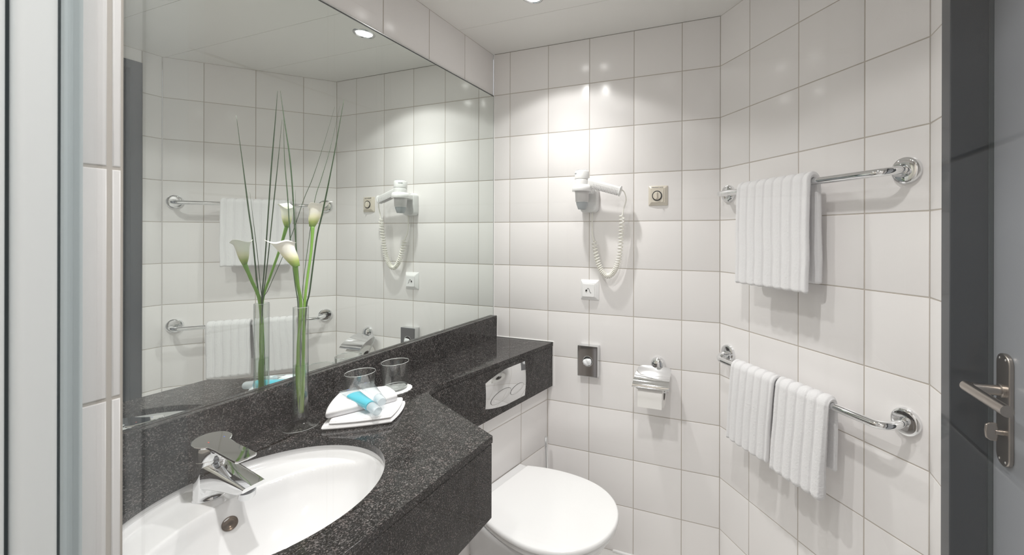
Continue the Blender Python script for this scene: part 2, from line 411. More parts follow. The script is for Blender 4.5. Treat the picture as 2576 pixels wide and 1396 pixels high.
# ------------------------------------------------------------------ mirror
mi = empty('wall_mirror', (0, -0.70, 0.961), label='large frameless wall mirror above the black granite counter', cat='mirror')
obj('mirror_pane', box(-0.004, 0.0, YP + 0.001, -0.0035, 0.9615, 1.9945), M_MIRROR, mi)
obj('dark_edge', box(-0.003, 0.0006, YP + 0.001, -0.003, 1.9945, 1.9975), M_MEDGE, mi, bevel=0.0004)
obj('dark_edge', box(-0.003, 0.0006, -0.0035, -0.0012, 0.9615, 1.9975), M_MEDGE, mi)
obj('edge_trim', box(-0.003, 0.0022, YP + 0.001, -0.003, 1.9976, 2.0003), M_MEDGE2, mi, bevel=0.0004)

# ------------------------------------------------------------------ counter
CT, CB, AB = 0.861, 0.8445, 0.665
front = [(0.3133, -0.001), (0.2905, -0.125), (0.268, -0.24), (0.245, -0.355), (0.222, -0.47), (0.2065, -0.55)]
arc = catmull([(0.2045, -0.575), (0.2035, -0.60), (0.211, -0.622), (0.228, -0.640), (0.255, -0.655)], 5)[:, :2].tolist() if False else []
q = catmull([(0.2065, -0.553, 0), (0.2035, -0.585, 0), (0.2075, -0.612, 0), (0.222, -0.634, 0), (0.25, -0.652, 0)], 5)
outer = [(0.3133, -0.0015), (0.2065, -0.549)] + [(p[0], p[1]) for p in q] + [(0.5565, -0.785), (0.5555, -0.80), (0.5555, YP + 0.0005), (0.0005, YP + 0.0005), (0.0005, -0.0015)]
BC = (0.279, -1.101); BR = 0.197
hole = [(BC[0] + BR * math.cos(a), BC[1] + BR * math.sin(a)) for a in np.linspace(0, 2 * PI, 96, endpoint=False)]
def slab_with_hole(outer, hole, z0, z1):
    bm = bmesh.new()
    def loop(pts): 
        vs = [bm.verts.new((x, y, z1)) for x, y in pts]; return vs, [bm.edges.new((vs[i], vs[(i + 1) % len(vs)])) for i in range(len(vs))]
    vo, eo = loop(outer); vh, eh = loop(hole)
    bmesh.ops.triangle_fill(bm, use_beauty=True, use_dissolve=False, edges=eo + eh)
    # drop triangles that fell inside the hole
    for f in list(bm.faces):
        c = f.calc_center_median()
        if (c.x - BC[0]) ** 2 + (c.y - BC[1]) ** 2 < (BR * 0.985) ** 2: bm.faces.remove(f)
    ret = bmesh.ops.extrude_face_region(bm, geom=list(bm.faces))
    for e in ret['geom']:
        if isinstance(e, bmesh.types.BMVert): e.co.z = z0
    bmesh.ops.recalc_face_normals(bm, faces=bm.faces)
    bm.verts.index_update()
    g = ([tuple(v.co) for v in bm.verts], [tuple(v.index for v in f.verts) for f in bm.faces]); bm.free(); return g
ct = empty('vanity_counter', (0.28, -0.80, AB), label='black speckled granite vanity counter with upstand and deep fascia below the mirror', cat='counter')
obj('countertop', slab_with_hole(outer, hole, CB, CT), M_GRAN, ct, bevel=0.0018)
obj('upstand', box(0.0006, 0.019, YP + 0.001, -0.0015, CT - 0.0003, 0.9607), M_GRAN, ct, bevel=0.0015)
def prism(poly, z0, z1):
    n = len(poly); v = [(x, y, z0) for x, y in poly] + [(x, y, z1) for x, y in poly]
    return v, [tuple(range(n))[::-1], tuple(range(n, 2 * n))] + [(i, (i + 1) % n, n + (i + 1) % n, n + i) for i in range(n)]
def panel(a, b, t, z0, z1, clip=0.0):
    a = Vector(a); b = Vector(b); d = (b - a).normalized(); n = Vector((d.y, -d.x))     # inward normal chosen by order
    return prism([tuple(a), tuple(b), tuple(b + n * t), tuple(a + n * t)], z0, z1)
rc = 0.0015
obj('fascia_panel', panel((0.2065 - rc, -0.600), (0.3133 - rc, -0.0015), -0.018, AB, CB - 0.0026), M_GRAN, ct, bevel=0.001)
obj('fascia_panel', panel((0.5545, -0.7885 + 0.002), (0.2035, -0.628), -0.018, AB, CB - 0.0026), M_GRAN, ct, bevel=0.001)
obj('fascia_panel', panel((0.5550, YP + 0.001), (0.5550, -0.786), -0.018, AB, CB - 0.0026), M_GRAN, ct, bevel=0.001)
# fine dark joint that runs along the back of the basin cut-out
obj('stone_joint', box(0.0745, 0.0753, YP + 0.001, -1.115, CT - 0.001, CT + 0.00015), M_DARK, ct)

# flush plate, in the ledge fascia
fp = empty('flush_plate', (0, 0, 0), label='polished chrome toilet flush plate with two oval buttons set in the granite', cat='flush plate')
def onC(s, z, off=0.0):      # point on the fascia plane: s along from the back wall (negative towards camera)
    p = Vector((0.3133 - rc, -0.0015, 0)) + DC * s * 1.0 + NC * off; return Vector((p.x, p.y, z))
fp.location = onC(-0.29, 0.688)
s0, s1, pz0, pz1 = -0.3935, -0.185, 0.689, 0.828
P = np.zeros((13, 17, 3)); 
for i, u in enumerate(np.linspace(0, 1, 13)):
    for j, w in enumerate(np.linspace(0, 1, 17)):
        s = s0 + (s1 - s0) * u; z = pz0 + (pz1 - pz0) * w
        off = 0.0125 - 0.006 * (2 * w - 1) ** 2 - 0.001 * (2 * u - 1) ** 2
        P[i, j] = onC(s, z, off)
gv, gf = grid(P)
Pb = P.copy()
for i in range(13):
    for j in range(17):
        s = s0 + (s1 - s0) * i / 12; z = pz0 + (pz1 - pz0) * j / 16
        Pb[i, j] = onC(s, z, 0.0004)
def shell(Pa, Pb):
    nu, nv = Pa.shape[:2]; va, fa = grid(Pa); vb, fb = grid(Pb); n = len(va)
    f = list(fa) + [tuple(x + n for x in q[::-1]) for q in fb]
    rim = [(0, j) for j in range(nv)] + [(i, nv - 1) for i in range(1, nu)] + [(nu - 1, j) for j in range(nv - 2, -1, -1)] + [(i, 0) for i in range(nu - 2, 0, -1)]
    ids = [i * nv + j for i, j in rim]
    f += [(ids[k], ids[(k + 1) % len(ids)], ids[(k + 1) % len(ids)] + n, ids[k] + n) for k in range(len(ids))]
    return np.vstack([va, vb]), f
pl_ = obj('plate', shell(P, Pb), M_CHROME, fp, smooth=40)
def plate_off(s, z):
    u = (s - s0) / (s1 - s0); w = (z - pz0) / (pz1 - pz0); return 0.0125 - 0.006 * (2 * w - 1) ** 2 - 0.001 * (2 * u - 1) ** 2
for cs, cz, ra, rb, tl in ((-0.3195, 0.7345, 0.0515, 0.0215, 0.17), (-0.235, 0.7345, 0.0365, 0.0165, 0.17)):
    ring, cap, tops = [], [], []
    for a in np.linspace(0, 2 * PI, 65):
        x, y = ra * math.cos(a), rb * math.sin(a); s = cs + x * math.cos(tl) - y * math.sin(tl); z = cz + x * math.sin(tl) + y * math.cos(tl)
        ring.append(onC(s, z, plate_off(s, z) + 0.0003))
    b = obj('flush_button', tube(ring, 0.0007, 6, cap=False), M_BLACK, fp, smooth=True)
    N = 12; V = []; 
    for k in range(N + 1):
        rr = k / N * 0.985
        for a in np.linspace(0, 2 * PI, 64, endpoint=False):
            x, y = rr * ra * math.cos(a), rr * rb * math.sin(a); s = cs + x * math.cos(tl) - y * math.sin(tl); z = cz + x * math.sin(tl) + y * math.cos(tl)
            V.append(onC(s, z, plate_off(s, z) + 0.0012 - 0.0022 * (1 - rr ** 2)))
    f = [(k * 64 + i, k * 64 + (i + 1) % 64, (k + 1) * 64 + (i + 1) % 64, (k + 1) * 64 + i) for k in range(N) for i in range(64)]
    obj('button_face', (V, f), M_CHROME, b, smooth=True)

# ------------------------------------------------------------------ basin
bs = empty('washbasin', (BC[0], BC[1], 0.70), label='round white ceramic washbasin sunk under the granite counter', cat='washbasin')
NR, NT = 72, 128
zr = 0.8225
def basin_z(x, y):
    # deep bowl with a flat tap deck at the mirror side
    cx, cy_, ax, ay = BC[0] + 0.042, BC[1], 0.150, 0.186
    if x < cx: ax = 0.146
    d = math.hypot((x - cx) / ax, (y - cy_) / ay)
    if d >= 1: return zr
    t = (1 - d ** 2.0)
    return zr - 0.125 * (t ** 0.80) * min(1.0, t * 6 + 0.0) ** 0.35
V = []; R = 0.1945
for k in range(NR + 1):
    r = (R + 0.004) * k / NR
    for a in np.linspace(0, 2 * PI, NT, endpoint=False):
        x, y = BC[0] + r * math.cos(a), BC[1] + r * math.sin(a)
        z = basin_z(x, y)
        e = max(0.0, (r - (R - 0.012)) / 0.012)
        if e > 0: z += 0.010 * min(1, e) ** 2.2
        V.append((x, y, z))
for z in (0.838, 0.8442):
    for a in np.linspace(0, 2 * PI, NT, endpoint=False): V.append((BC[0] + (R + 0.0055) * math.cos(a), BC[1] + (R + 0.0055) * math.sin(a), z))
for rr in (R + 0.02,):
    for a in np.linspace(0, 2 * PI, NT, endpoint=False): V.append((BC[0] + rr * math.cos(a), BC[1] + rr * math.sin(a), 0.8442))
for rr, z in ((R + 0.02, 0.83), (R + 0.005, 0.76), (0.12, 0.68), (0.03, 0.675)):
    for a in np.linspace(0, 2 * PI, NT, endpoint=False): V.append((BC[0] + rr * math.cos(a), BC[1] + rr * math.sin(a), z))
nrow = len(V) // NT
f = [(k * NT + i, k * NT + (i + 1) % NT, (k + 1) * NT + (i + 1) % NT, (k + 1) * NT + i) for k in range(nrow - 1) for i in range(NT)]
obj('bowl', (V, f), M_CERAMIC, bs, smooth=60)
# overflow opening on the slope under the tap
ovp = Vector((0.1915, -1.1065, 0)); ovp.z = basin_z(ovp.x, ovp.y)
e = 0.002; nx = -(basin_z(ovp.x + e, ovp.y) - basin_z(ovp.x - e, ovp.y)) / (2 * e)
nrm = Vector((nx, 0, 1)).normalized()
Mo = Matrix.Translation(ovp + nrm * 0.0004) @ nrm.to_track_quat('Z', 'Y').to_matrix().to_4x4()
obj('overflow', lathe([(0.0125, 0.0), (0.0125, 0.0012), (0.0112, 0.0014), (0.0105, 0.0002), (0.006, -0.0002), (0.0001, -0.0003)], 40, Mo), pmat('overflow_bronze', (0.10, 0.075, 0.055), 0.28, metal=1.0), bs, smooth=True)
dz = basin_z(BC[0] + 0.042, BC[1])
obj('drain', lathe([(0.031, 0.0), (0.031, 0.003), (0.022, 0.005), (0.0001, 0.0055)], 40, Matrix.Translation((BC[0] + 0.042, BC[1], dz))), M_CHROME, bs, smooth=True)

# ------------------------------------------------------------------ tap
FX, FY = 0.120, -1.099
TS = Matrix.Translation((FX, FY, zr)) @ Matrix.Diagonal((1.04, 1.09, 1.0, 1)) @ Matrix.Translation((-FX, -FY, -zr))
fa = empty('basin_tap', (FX, FY, zr), label='chrome single-lever tap on the rim of the round washbasin', cat='tap')
obj('tap_body', lathe([(0.0262, 0.0), (0.0262, 0.002), (0.0250, 0.004), (0.0245, 0.03), (0.0240, 0.062), (0.0236, 0.076), (0.0232, 0.0765), (0.0236, 0.077), (0.0240, 0.096), (0.0225, 0.103), (0.0001, 0.104)], 48, Matrix.Translation((FX, FY, zr))), M_CHROME, fa, smooth=35)
# spout: a tapering wedge that leans out of the body
def loft(secs):
    """secs: list of lists of points (same count)"""
    n = len(secs[0]); v = [p for s in secs for p in s]
    f = [(k * n + i, k * n + (i + 1) % n, (k + 1) * n + (i + 1) % n, (k + 1) * n + i) for k in range(len(secs) - 1) for i in range(n)]
    return v, f + [tuple(range(n))[::-1], tuple((len(secs) - 1) * n + i for i in range(n))]
def rrect(w, h, r, n=4):
    pts = []
    for sx, sy, a0 in ((1, 1, 0), (-1, 1, PI / 2), (-1, -1, PI), (1, -1, 1.5 * PI)):
        for i in range(n + 1):
            a = a0 + PI / 2 * i / n; pts.append((sx * (w / 2 - r) + r * math.cos(a), sy * (h / 2 - r) + r * math.sin(a)))
    return pts
def sec_x(x, zc, w, h, r, tilt=0.0):
    return [(x + math.sin(tilt) * b, FY + a, zc + math.cos(tilt) * b) for a, b in rrect(w, h, r)]
obj('spout', loft([sec_x(FX + 0.004, zr + 0.045, 0.044, 0.058, 0.012), sec_x(FX + 0.028, zr + 0.046, 0.041, 0.046, 0.010),
                   sec_x(FX + 0.07, zr + 0.044, 0.037, 0.031, 0.006), sec_x(FX + 0.110, zr + 0.0415, 0.034, 0.020, 0.004, 0.15),
                   sec_x(FX + 0.124, zr + 0.043, 0.033, 0.010, 0.003, 0.4)]), M_CHROME, fa, smooth=35)
obj('aerator', lathe([(0.0120, 0.0), (0.0120, -0.0105), (0.0105, -0.0115), (0.0105, -0.0130), (0.0001, -0.0130)], 32, Matrix.Translation((FX + 0.106, FY, zr + 0.0310)) @ Matrix.Rotation(0.12, 4, 'Y')), M_SATIN, fa, smooth=35)
# lever: round cap plate and flat tongue, slightly falling
T_ = Matrix.Translation((FX, FY, zr + 0.106)) @ Matrix.Rotation(math.radians(9), 4, 'Y')
out = []
for a in np.linspace(math.radians(38), math.radians(322), 34): out.append((0.0275 * math.cos(a), 0.0275 * math.sin(a)))
out += [(0.042, -0.0155), (0.075, -0.0160), (0.103, -0.0160), (0.107, -0.0135), (0.108, 0.0), (0.107, 0.0135), (0.103, 0.0160), (0.075, 0.0160), (0.042, 0.0155)]
obj('lever', xf(prism(out, 0.0, 0.0048), T_), M_CHROME, fa, bevel=0.0015)
obj('lever_neck', xf(loft([[(-0.018 + 0.0, -0.017, 0.001), (0.05, -0.010, 0.001), (0.05, 0.010, 0.001), (-0.018, 0.017, 0.001)], [(-0.015, -0.015, -0.012), (0.026, -0.010, -0.014), (0.026, 0.010, -0.014), (-0.015, 0.015, -0.012)]]), T_), M_CHROME, fa, bevel=0.002)
obj('hot_mark', xf(prism([(0.006, -0.009), (0.009, -0.009), (0.009, -0.0075), (0.006, -0.0075)], 0.0048, 0.0050), T_), M_RED, fa)
obj('cold_mark', xf(prism([(0.006, 0.0135), (0.009, 0.0135), (0.009, 0.015), (0.006, 0.015)], 0.0048, 0.0050), T_), M_BLUE, fa)

for c in fa.children:
    L_ = Matrix.Translation(-Vector(fa.location)); c.data.transform(L_ @ TS @ L_.inverted())

# ------------------------------------------------------------------ vase and flowers
VX, VY = 0.0745, -0.9035
va = empty('glass_vase', (VX, VY, CT), label='slim cylindrical glass vase on a round foot, half full of water', cat='vase')
ro, ri = 0.0160, 0.0148
MV = Matrix.Translation((VX, VY, CT))
obj('vase_body', lathe([(ro, 0.026), (ro, 0.298), (ro - 0.0006, 0.3), (ri, 0.298), (ri, 0.034), (0.012, 0.030), (0.0001, 0.029)], 48, MV, cap=False), M_GLASS, va, smooth=40)
obj('rim', lathe([(ri - 0.0001, 0.2985), (ri + 0.0006, 0.2998), (ro, 0.2994), (ro + 0.0002, 0.2985)], 48, MV, cap=False), M_RIM, va, smooth=True)
obj('foot_edge', lathe([(0.0368, 0.0002), (0.0378, 0.0010), (0.0368, 0.0022)], 64, MV, cap=False), M_RIM, va, smooth=True)
obj('vase_foot', lathe([(0.0371, 0.0), (0.0374, 0.0012), (0.036, 0.0024), (0.024, 0.0045), (0.0175, 0.009), (0.0145, 0.0115), (0.0152, 0.0145), (0.0160, 0.018), (0.0160, 0.026), (0.0001, 0.0262)], 64, MV), M_GLASS, va, smooth=40)
obj('water', lathe([(0.0001, 0.0345), (0.0144, 0.0345), (0.0144, 0.1555), (0.0138, 0.1545), (0.0001, 0.1545)], 48, MV), M_WATER, va, smooth=40)

def blade(path, r, name, label, group):
    path = catmull(path, 8); n = len(path); rr = np.array([r * (1.0 if t < 0.75 else max(0.22, 1 - (t - 0.75) * 3.1)) for t in np.linspace(0, 1, n)])
    o = obj(name, tube(path - np.array([VX, VY, CT]), rr, 6), M_GRASS, None, smooth=True, local=True)
    o.location = (VX, VY, CT)
    return tag(o, label, 'grass', group)
g_ = 'grass blades in the vase'
blade([(0.070, -0.906, 0.898), (0.079, -0.902, 1.02), (0.0865, -0.8985, 1.158), (0.099, -0.899, 1.2), (0.122, -0.898, 1.332), (0.141, -0.896, 1.401), (0.172, -0.893, 1.527), (0.205, -0.891, 1.67)], 0.00165, 'grass_blade', 'thick dark grass blade that leans farthest right above the vase', g_)
blade([(0.078, -0.908, 0.899), (0.074, -0.904, 1.02), (0.074, -0.904, 1.16), (0.065, -0.904, 1.239), (0.055, -0.904, 1.332), (0.037, -0.904, 1.513), (0.017, -0.907, 1.635), (0.005, -0.909, 1.709)], 0.0014, 'grass_blade', 'tall dark grass blade whose tip reaches highest over the left calla', g_)
blade([(0.074, -0.897, 0.900), (0.071, -0.905, 1.02), (0.068, -0.906, 1.16), (0.056, -0.906, 1.222), (0.041, -0.906, 1.311), (0.026, -0.904, 1.433), (0.012, -0.903, 1.535), (0.003, -0.900, 1.638)], 0.0011, 'grass_blade', 'upright grass blade that ends just below the tallest one', g_)
blade([(0.078, -0.896, 0.899), (0.074, -0.90, 1.03), (0.0705, -0.905, 1.16), (0.071, -0.910, 1.223), (0.074, -0.914, 1.292), (0.080, -0.919, 1.371), (0.086, -0.924, 1.451)], 0.0007, 'grass_blade', 'shortest and thinnest grass blade, ending at the towel bar reflection', g_)
blade([(0.066, -0.9, 0.90), (0.072, -0.898, 1.03), (0.078, -0.899, 1.162), (0.064, -0.893, 1.2), (0.036, -0.859, 1.331), (0.022, -0.834, 1.439), (0.018, -0.815, 1.496), (0.016, -0.788, 1.589), (0.010, -0.757, 1.716)], 0.0007, 'grass_blade', 'thin grass blade passing behind the right calla towards the mirror', g_)

def calla(stem, axis, tip, L, label, rb=0.026, tipk=0.5, sr=0.0038):
    base = np.array(stem[-1], float)
    rt = empty('calla_lily', tuple(stem[0]), label=label, cat='flower', group='calla lilies in the vase')
    sp = catmull(stem, 8); n = len(sp)
    rad = [(sr + 0.0003 * math.sin(7 * t)) * (1.42 if q_[2] < 1.014 else 1.0) + 0.0012 * max(0, (t - 0.88) / 0.12) for t, q_ in zip(np.linspace(0, 1, n), sp)]
    v, f = tube(sp, rad, 12)
    st = obj('stem', (v, f), M_STEM, rt, smooth=True, along=np.repeat(np.linspace(0, 1, n), 12))
    ax = Vector(axis).normalized(); tp = Vector(tip); tp = (tp - ax * tp.dot(ax)).normalized(); sd = ax.cross(tp)
    NT_, NL = 64, 40
    def surf(inner):
        P = np.zeros((NL + 1, NT_ + 1, 3))
        for i in range(NL + 1):
            t = i / NL
            for j in range(NT_ + 1):
                th = -PI * 1.06 + 2 * PI * 1.06 * j / NT_     # slight overlap opposite the tip
                w = (1 + math.cos(th)) / 2                     # 1 at tip side
                l = L * (0.74 + 0.29 * w ** 1.2)
                z = l * t
                r = 0.0048 + 0.0072 * math.sin(min(1, t * 2.0) * PI / 2) ** 1.1 + (rb - 0.0120) * max(0, (t - 0.30) / 0.70) ** 1.8 * (0.70 + 0.35 * w)
                r += 0.0022 * (abs(th) / PI) ** 8 * (1 if th > 0 else -0.4)
                # curled rim and drawn-out tip
                if t > 0.8:
                    q_ = (t - 0.8) / 0.2; r += 0.0040 * q_ ** 2; z -= 0.0030 * q_ ** 2.2 * (1 - 0.6 * w)
                    r += 0.016 * tipk * q_ ** 1.6 * max(0, math.cos(th)) ** 12
                    z += 0.004 * q_ * math.sin(3 * th + 0.6)
                r -= inner * 0.0009
                p = Vector(base) + ax * (z - 0.004) + tp * (r * math.cos(th)) + sd * (r * math.sin(th) * 0.92)
                P[i, j] = p
        return P
    Pa, Pi = surf(0), surf(1)
    g = shell(Pa, Pi); al = np.tile(np.repeat(np.linspace(0, 1, NL + 1), NT_ + 1), 2)
    spt = obj('spathe', g, M_CALLA, rt, smooth=True, along=al)
    obj('spadix', tube([base + np.array(ax) * L * k for k in (0.12, 0.3, 0.5, 0.6)], [0.003, 0.0035, 0.003, 0.0012], 10), M_SPADIX, rt, smooth=True)
    return rt
calla([(0.074, -0.902, 0.897), (0.071, -0.9065, 0.98), (0.069, -0.905, 1.063), (0.078, -0.906, 1.165), (0.087, -0.920, 1.224), (0.0955, -0.9300, 1.266)],
      (-0.026, -0.022, 0.070), (-0.75, -0.55, 0.3), 0.082, 'lower white calla lily with its mouth turned left', rb=0.0210, tipk=0.08)
calla([(0.0805, -0.9055, 0.897), (0.079, -0.9015, 0.98), (0.0815, -0.9015, 1.063), (0.0805, -0.8985, 1.165), (0.071, -0.886, 1.23), (0.061, -0.870, 1.30), (0.0505, -0.859, 1.365)],
      (0.012, 0.008, 0.070), (1.0, 0.25, 0.1), 0.072, 'higher white calla lily with its tip pointing right', rb=0.0185, tipk=0.9, sr=0.0030)

# ------------------------------------------------------------------ tumblers and coasters
def tumbler(x, y, label):
    t = empty('drinking_glass', (x, y, CT + 0.0022), label=label, cat='glass', group='tumblers on the counter')
    M = Matrix.Translation((x, y, CT + 0.0022))
    obj('glass_body', lathe([(0.0001, 0.0), (0.031, 0.0), (0.0335, 0.0015), (0.0345, 0.006), (0.0380, 0.081), (0.0383, 0.0832), (0.0375, 0.0838), (0.0370, 0.082), (0.0335, 0.012), (0.0320, 0.0085), (0.0001, 0.0075)], 64, M, cap=False), M_GLASS, t, smooth=40)
    obj('rim', lathe([(0.0371, 0.0825), (0.0374, 0.0842), (0.0383, 0.0846), (0.0387, 0.0830)], 64, M, cap=False), M_RIM, t, smooth=True)
    obj('base_ring', lathe([(0.0300, 0.0070), (0.0335, 0.0105), (0.0345, 0.0090)], 64, M, cap=False), M_RIM, t, smooth=True)
    c = []
    for k in range(97):
        a = 2 * PI * k / 96; r = 0.0475 + 0.0012 * math.cos(24 * a); c.append((x + r * math.cos(a), y + r * math.sin(a)))
    return t
def coaster(x, y, label):
    c = [(0.0475 * (1 + 0.022 * math.cos(20 * a)) * math.cos(a), 0.0475 * (1 + 0.022 * math.cos(20 * a)) * math.sin(a)) for a in np.linspace(0, 2 * PI, 120, endpoint=False)]
    o = obj('paper_coaster', prism(c, 0.0, 0.0016), M_COASTER, None, local=True); o.location = (x, y, CT + 0.0003)
    return tag(o, label, 'coaster', 'paper coasters')
tumbler(0.0830, -0.7495, 'clear drinking glass half hidden behind the folded white cloth')
tumbler(0.0990, -0.6450, 'clear drinking glass standing free on its white paper coaster')
coaster(0.0830, -0.7495, 'white scalloped paper coaster behind the folded cloth')
coaster(0.1020, -0.6480, 'white scalloped paper coaster showing beside the folded cloth')

# ------------------------------------------------------------------ folded cloths and toiletry tubes
def pillow(corners, z0, th, r, nu=120, nv=84, noise=0.00025, wave=None, name=None):
    c = [np.array(p, float) for p in corners]     # 4 corners (x,y,[z add])
    top = np.zeros((nu, nv, 3)); bot = np.zeros((nu, nv, 3))
    U = np.linspace(0, 1, nu); V_ = np.linspace(0, 1, nv)
    for i, u in enumerate(U):
        for j, w in enumerate(V_):
            a_, b_ = 2 * u - 1, 2 * w - 1
            a2 = a_ * (0.72 + 0.28 * math.sqrt(1 - b_ * b_ / 2)); b2 = b_ * (0.72 + 0.28 * math.sqrt(1 - a_ * a_ / 2))
            u2, w2 = (a2 + 1) / 2, (b2 + 1) / 2
            p = (1 - u2) * (1 - w2) * c[0] + u2 * (1 - w2) * c[1] + u2 * w2 * c[2] + (1 - u2) * w2 * c[3]
            lu = np.linalg.norm(c[1] - c[0]); lv_ = np.linalg.norm(c[3] - c[0])
            d = min(u * lu, (1 - u) * lu, w * lv_, (1 - w) * lv_); q_ = min(1, d / r); k = math.sqrt(max(0, 1 - (1 - q_) ** 2))
            zc = z0 + th / 2 + (wave(u, w) if wave else 0)
            top[i, j] = (p[0], p[1], zc + th / 2 * k + rng.normal(0, noise) * k); bot[i, j] = (p[0], p[1], zc - th / 2 * k)
    return shell(top, bot)
cb = empty('folded_washcloth', (0.19, -0.80, CT), label='white terry washcloth folded flat beneath the other, beside the vase', cat='washcloth', group='folded cloths')
Q1 = [(0.145, -0.913), (0.285, -0.818), (0.222, -0.712), (0.080, -0.800)]
obj('lower_fold', pillow(Q1, CT + 0.0004, 0.0125, 0.007), M_TERRY, cb, smooth=True)
obj('upper_fold', pillow([(0.160, -0.903), (0.283, -0.819), (0.216, -0.716), (0.090, -0.80)], CT + 0.0115, 0.0125, 0.008), M_TERRY, cb, smooth=True)
cu_ = empty('folded_washcloth', (0.14, -0.80, CT + 0.0225), label='white terry cloth rolled into a wedge, topmost, carrying the two tubes', cat='washcloth', group='folded cloths')
def wv(u, w): return 0.0035 * math.sin(PI * u) * math.sin(PI * w) - 0.004 * (u ** 2) * 0
obj('rolled_fold', pillow([(0.150, -0.906), (0.232, -0.748), (0.150, -0.712), (0.058, -0.800)], CT + 0.0225, 0.0235, 0.015, wave=wv), M_TERRY, cu_, smooth=True)

def cos_tube(a, b, name, label, gel, w0=0.021, w1=0.0125):
    """squeeze tube: crimped flat end a, cap end b"""
    a = Vector(a); b = Vector(b); d = (b - a); L = d.length; d.normalize(); up = Vector((0, 0, 1)); sd = d.cross(up).normalized(); up = sd.cross(d)
    rt = empty(name, tuple(a), label=label, cat='toiletry tube', group='toiletry tubes on the cloth')
    def sect(t, grow=1.0):
        w = (w0 + (w1 - w0) * t); h = 0.0007 + (w1 - 0.0007) * min(1, t * 1.15) ** 0.75
        c = a + d * (L * 0.78 * t) + up * 0
        return [tuple(c + sd * (w * grow * math.cos(q)) + up * (h * grow * math.sin(q))) for q in np.linspace(0, 2 * PI, 24, endpoint=False)]
    obj('tube_body', loft([sect(t) for t in np.linspace(0, 1, 12)]), M_TUBE, rt, smooth=50)
    if gel: obj('gel', loft([sect(t, 0.95) for t in np.linspace(0.30, 0.985, 8)]), M_GEL, rt, smooth=50)
    def ring(s, r): 
        c = a + d * (L * s); return [tuple(c + sd * (r * math.cos(q)) + up * (r * math.sin(q))) for q in np.linspace(0, 2 * PI, 24, endpoint=False)]
    obj('cap', loft([ring(0.785, 0.0112), ring(0.80, 0.0116), ring(0.98, 0.0110), ring(1.0, 0.0100)]), M_CAP, rt, smooth=40, bevel=0.0005)
    mk = a + d * 0.006 + up * 0.0013
    Mt = Matrix.Translation(mk) @ Matrix((( d.x, sd.x, up.x, 0), (d.y, sd.y, up.y, 0), (d.z, sd.z, up.z, 0), (0, 0, 0, 1)))
    obj('printed_mark', xf(box(-0.0014, 0.0014, -0.003, 0.003, 0.0, 0.0002), Mt), M_BLUE, rt)
    return rt
ZT = CT + 0.0470
cos_tube((0.098, -0.800, ZT + 0.010), (0.258, -0.841, CT + 0.038), 'gel_tube', 'clear squeeze tube filled with turquoise gel lying on the cloth', True)
cos_tube((0.090, -0.740, ZT + 0.006), (0.236, -0.810, CT + 0.046), 'lotion_tube', 'pale frosted squeeze tube lying behind the turquoise one', False, 0.020, 0.012)

# ------------------------------------------------------------------ things on the back wall
# hair dryer and wall holder
hd = empty('hair_dryer', (0.49, -0.085, 1.448), label='white hotel hair dryer hanging nozzle down in its wall holder', cat='hair dryer')
HX, HY = 0.487, -0.080
MB = lambda z: Matrix.Translation((HX, HY, z))
obj('motor_housing', lathe([(0.0001, 1.609), (0.020, 1.609), (0.027, 1.606), (0.0300, 1.602), (0.0303, 1.573), (0.0292, 1.5725), (0.0292, 1.571), (0.0298, 1.570), (0.0292, 1.5495), (0.0285, 1.52), (0.0265, 1.478), (0.0001, 1.478)], 56, MB(0)), M_WHITEP, hd, smooth=40)
obj('grey_barrel', lathe([(0.0292, 1.523), (0.0290, 1.515), (0.0272, 1.4805), (0.0262, 1.4790), (0.0001, 1.4790)], 56, MB(0)), M_GREYP, hd, smooth=40)
obj('nozzle', lathe([(0.0250, 1.4795), (0.0245, 1.4755), (0.0240, 1.470), (0.0165, 1.4480), (0.0150, 1.4480), (0.0140, 1.452), (0.0001, 1.452)], 56, MB(0)), M_NOZZLE, hd, smooth=40)
for k in range(16):
    a = 2 * PI * k / 16
    obj('intake_slot', xf(box(0.012, 0.0235, -0.0009, 0.0009, 1.6085, 1.6096), Matrix.Translation((HX, HY, 0)) @ Matrix.Rotation(a, 4, 'Z')), M_NOZZLE, hd)
hn0, hn1 = Vector((HX + 0.016, HY + 0.006, 1.561)), Vector((0.650, -0.060, 1.519))
dh = (hn1 - hn0).normalized(); sh = dh.cross(Vector((0, 0, 1))).normalized(); uh = sh.cross(dh)
def hsec(t, w, h, r=0.006): 
    c = hn0.lerp(hn1, t); return [tuple(c + sh * a + uh * b) for a, b in rrect(w, h, r)]
hdl = obj('handle', loft([hsec(0, 0.034, 0.040, .012), hsec(0.22, 0.030, 0.037, .011), hsec(0.6, 0.028, 0.035, .010), hsec(0.96, 0.027, 0.034, .009), hsec(1.0, 0.024, 0.030, .008)]), M_WHITEP, hd, smooth=40)
for k in range(17):
    t = 0.24 + 0.66 * k / 16; c = hn0.lerp(hn1, t) - uh * 0.0045
    Mx = Matrix.Translation(c) @ Matrix(((dh.x, sh.x, uh.x, 0), (dh.y, sh.y, uh.y, 0), (dh.z, sh.z, uh.z, 0), (0, 0, 0, 1)))
    obj('grip_rib', xf(box(-0.0016, 0.0016, -0.0156 + 0.001 * t, 0.0156 - 0.001 * t, -0.0155, 0.005), Mx), M_GREYP, hdl, bevel=0.0006)
obj('guard_disc', loft([hsec(0.965, 0.034, 0.043, .012), hsec(0.985, 0.034, 0.043, .012)]), M_WHITEP, hd, smooth=40)
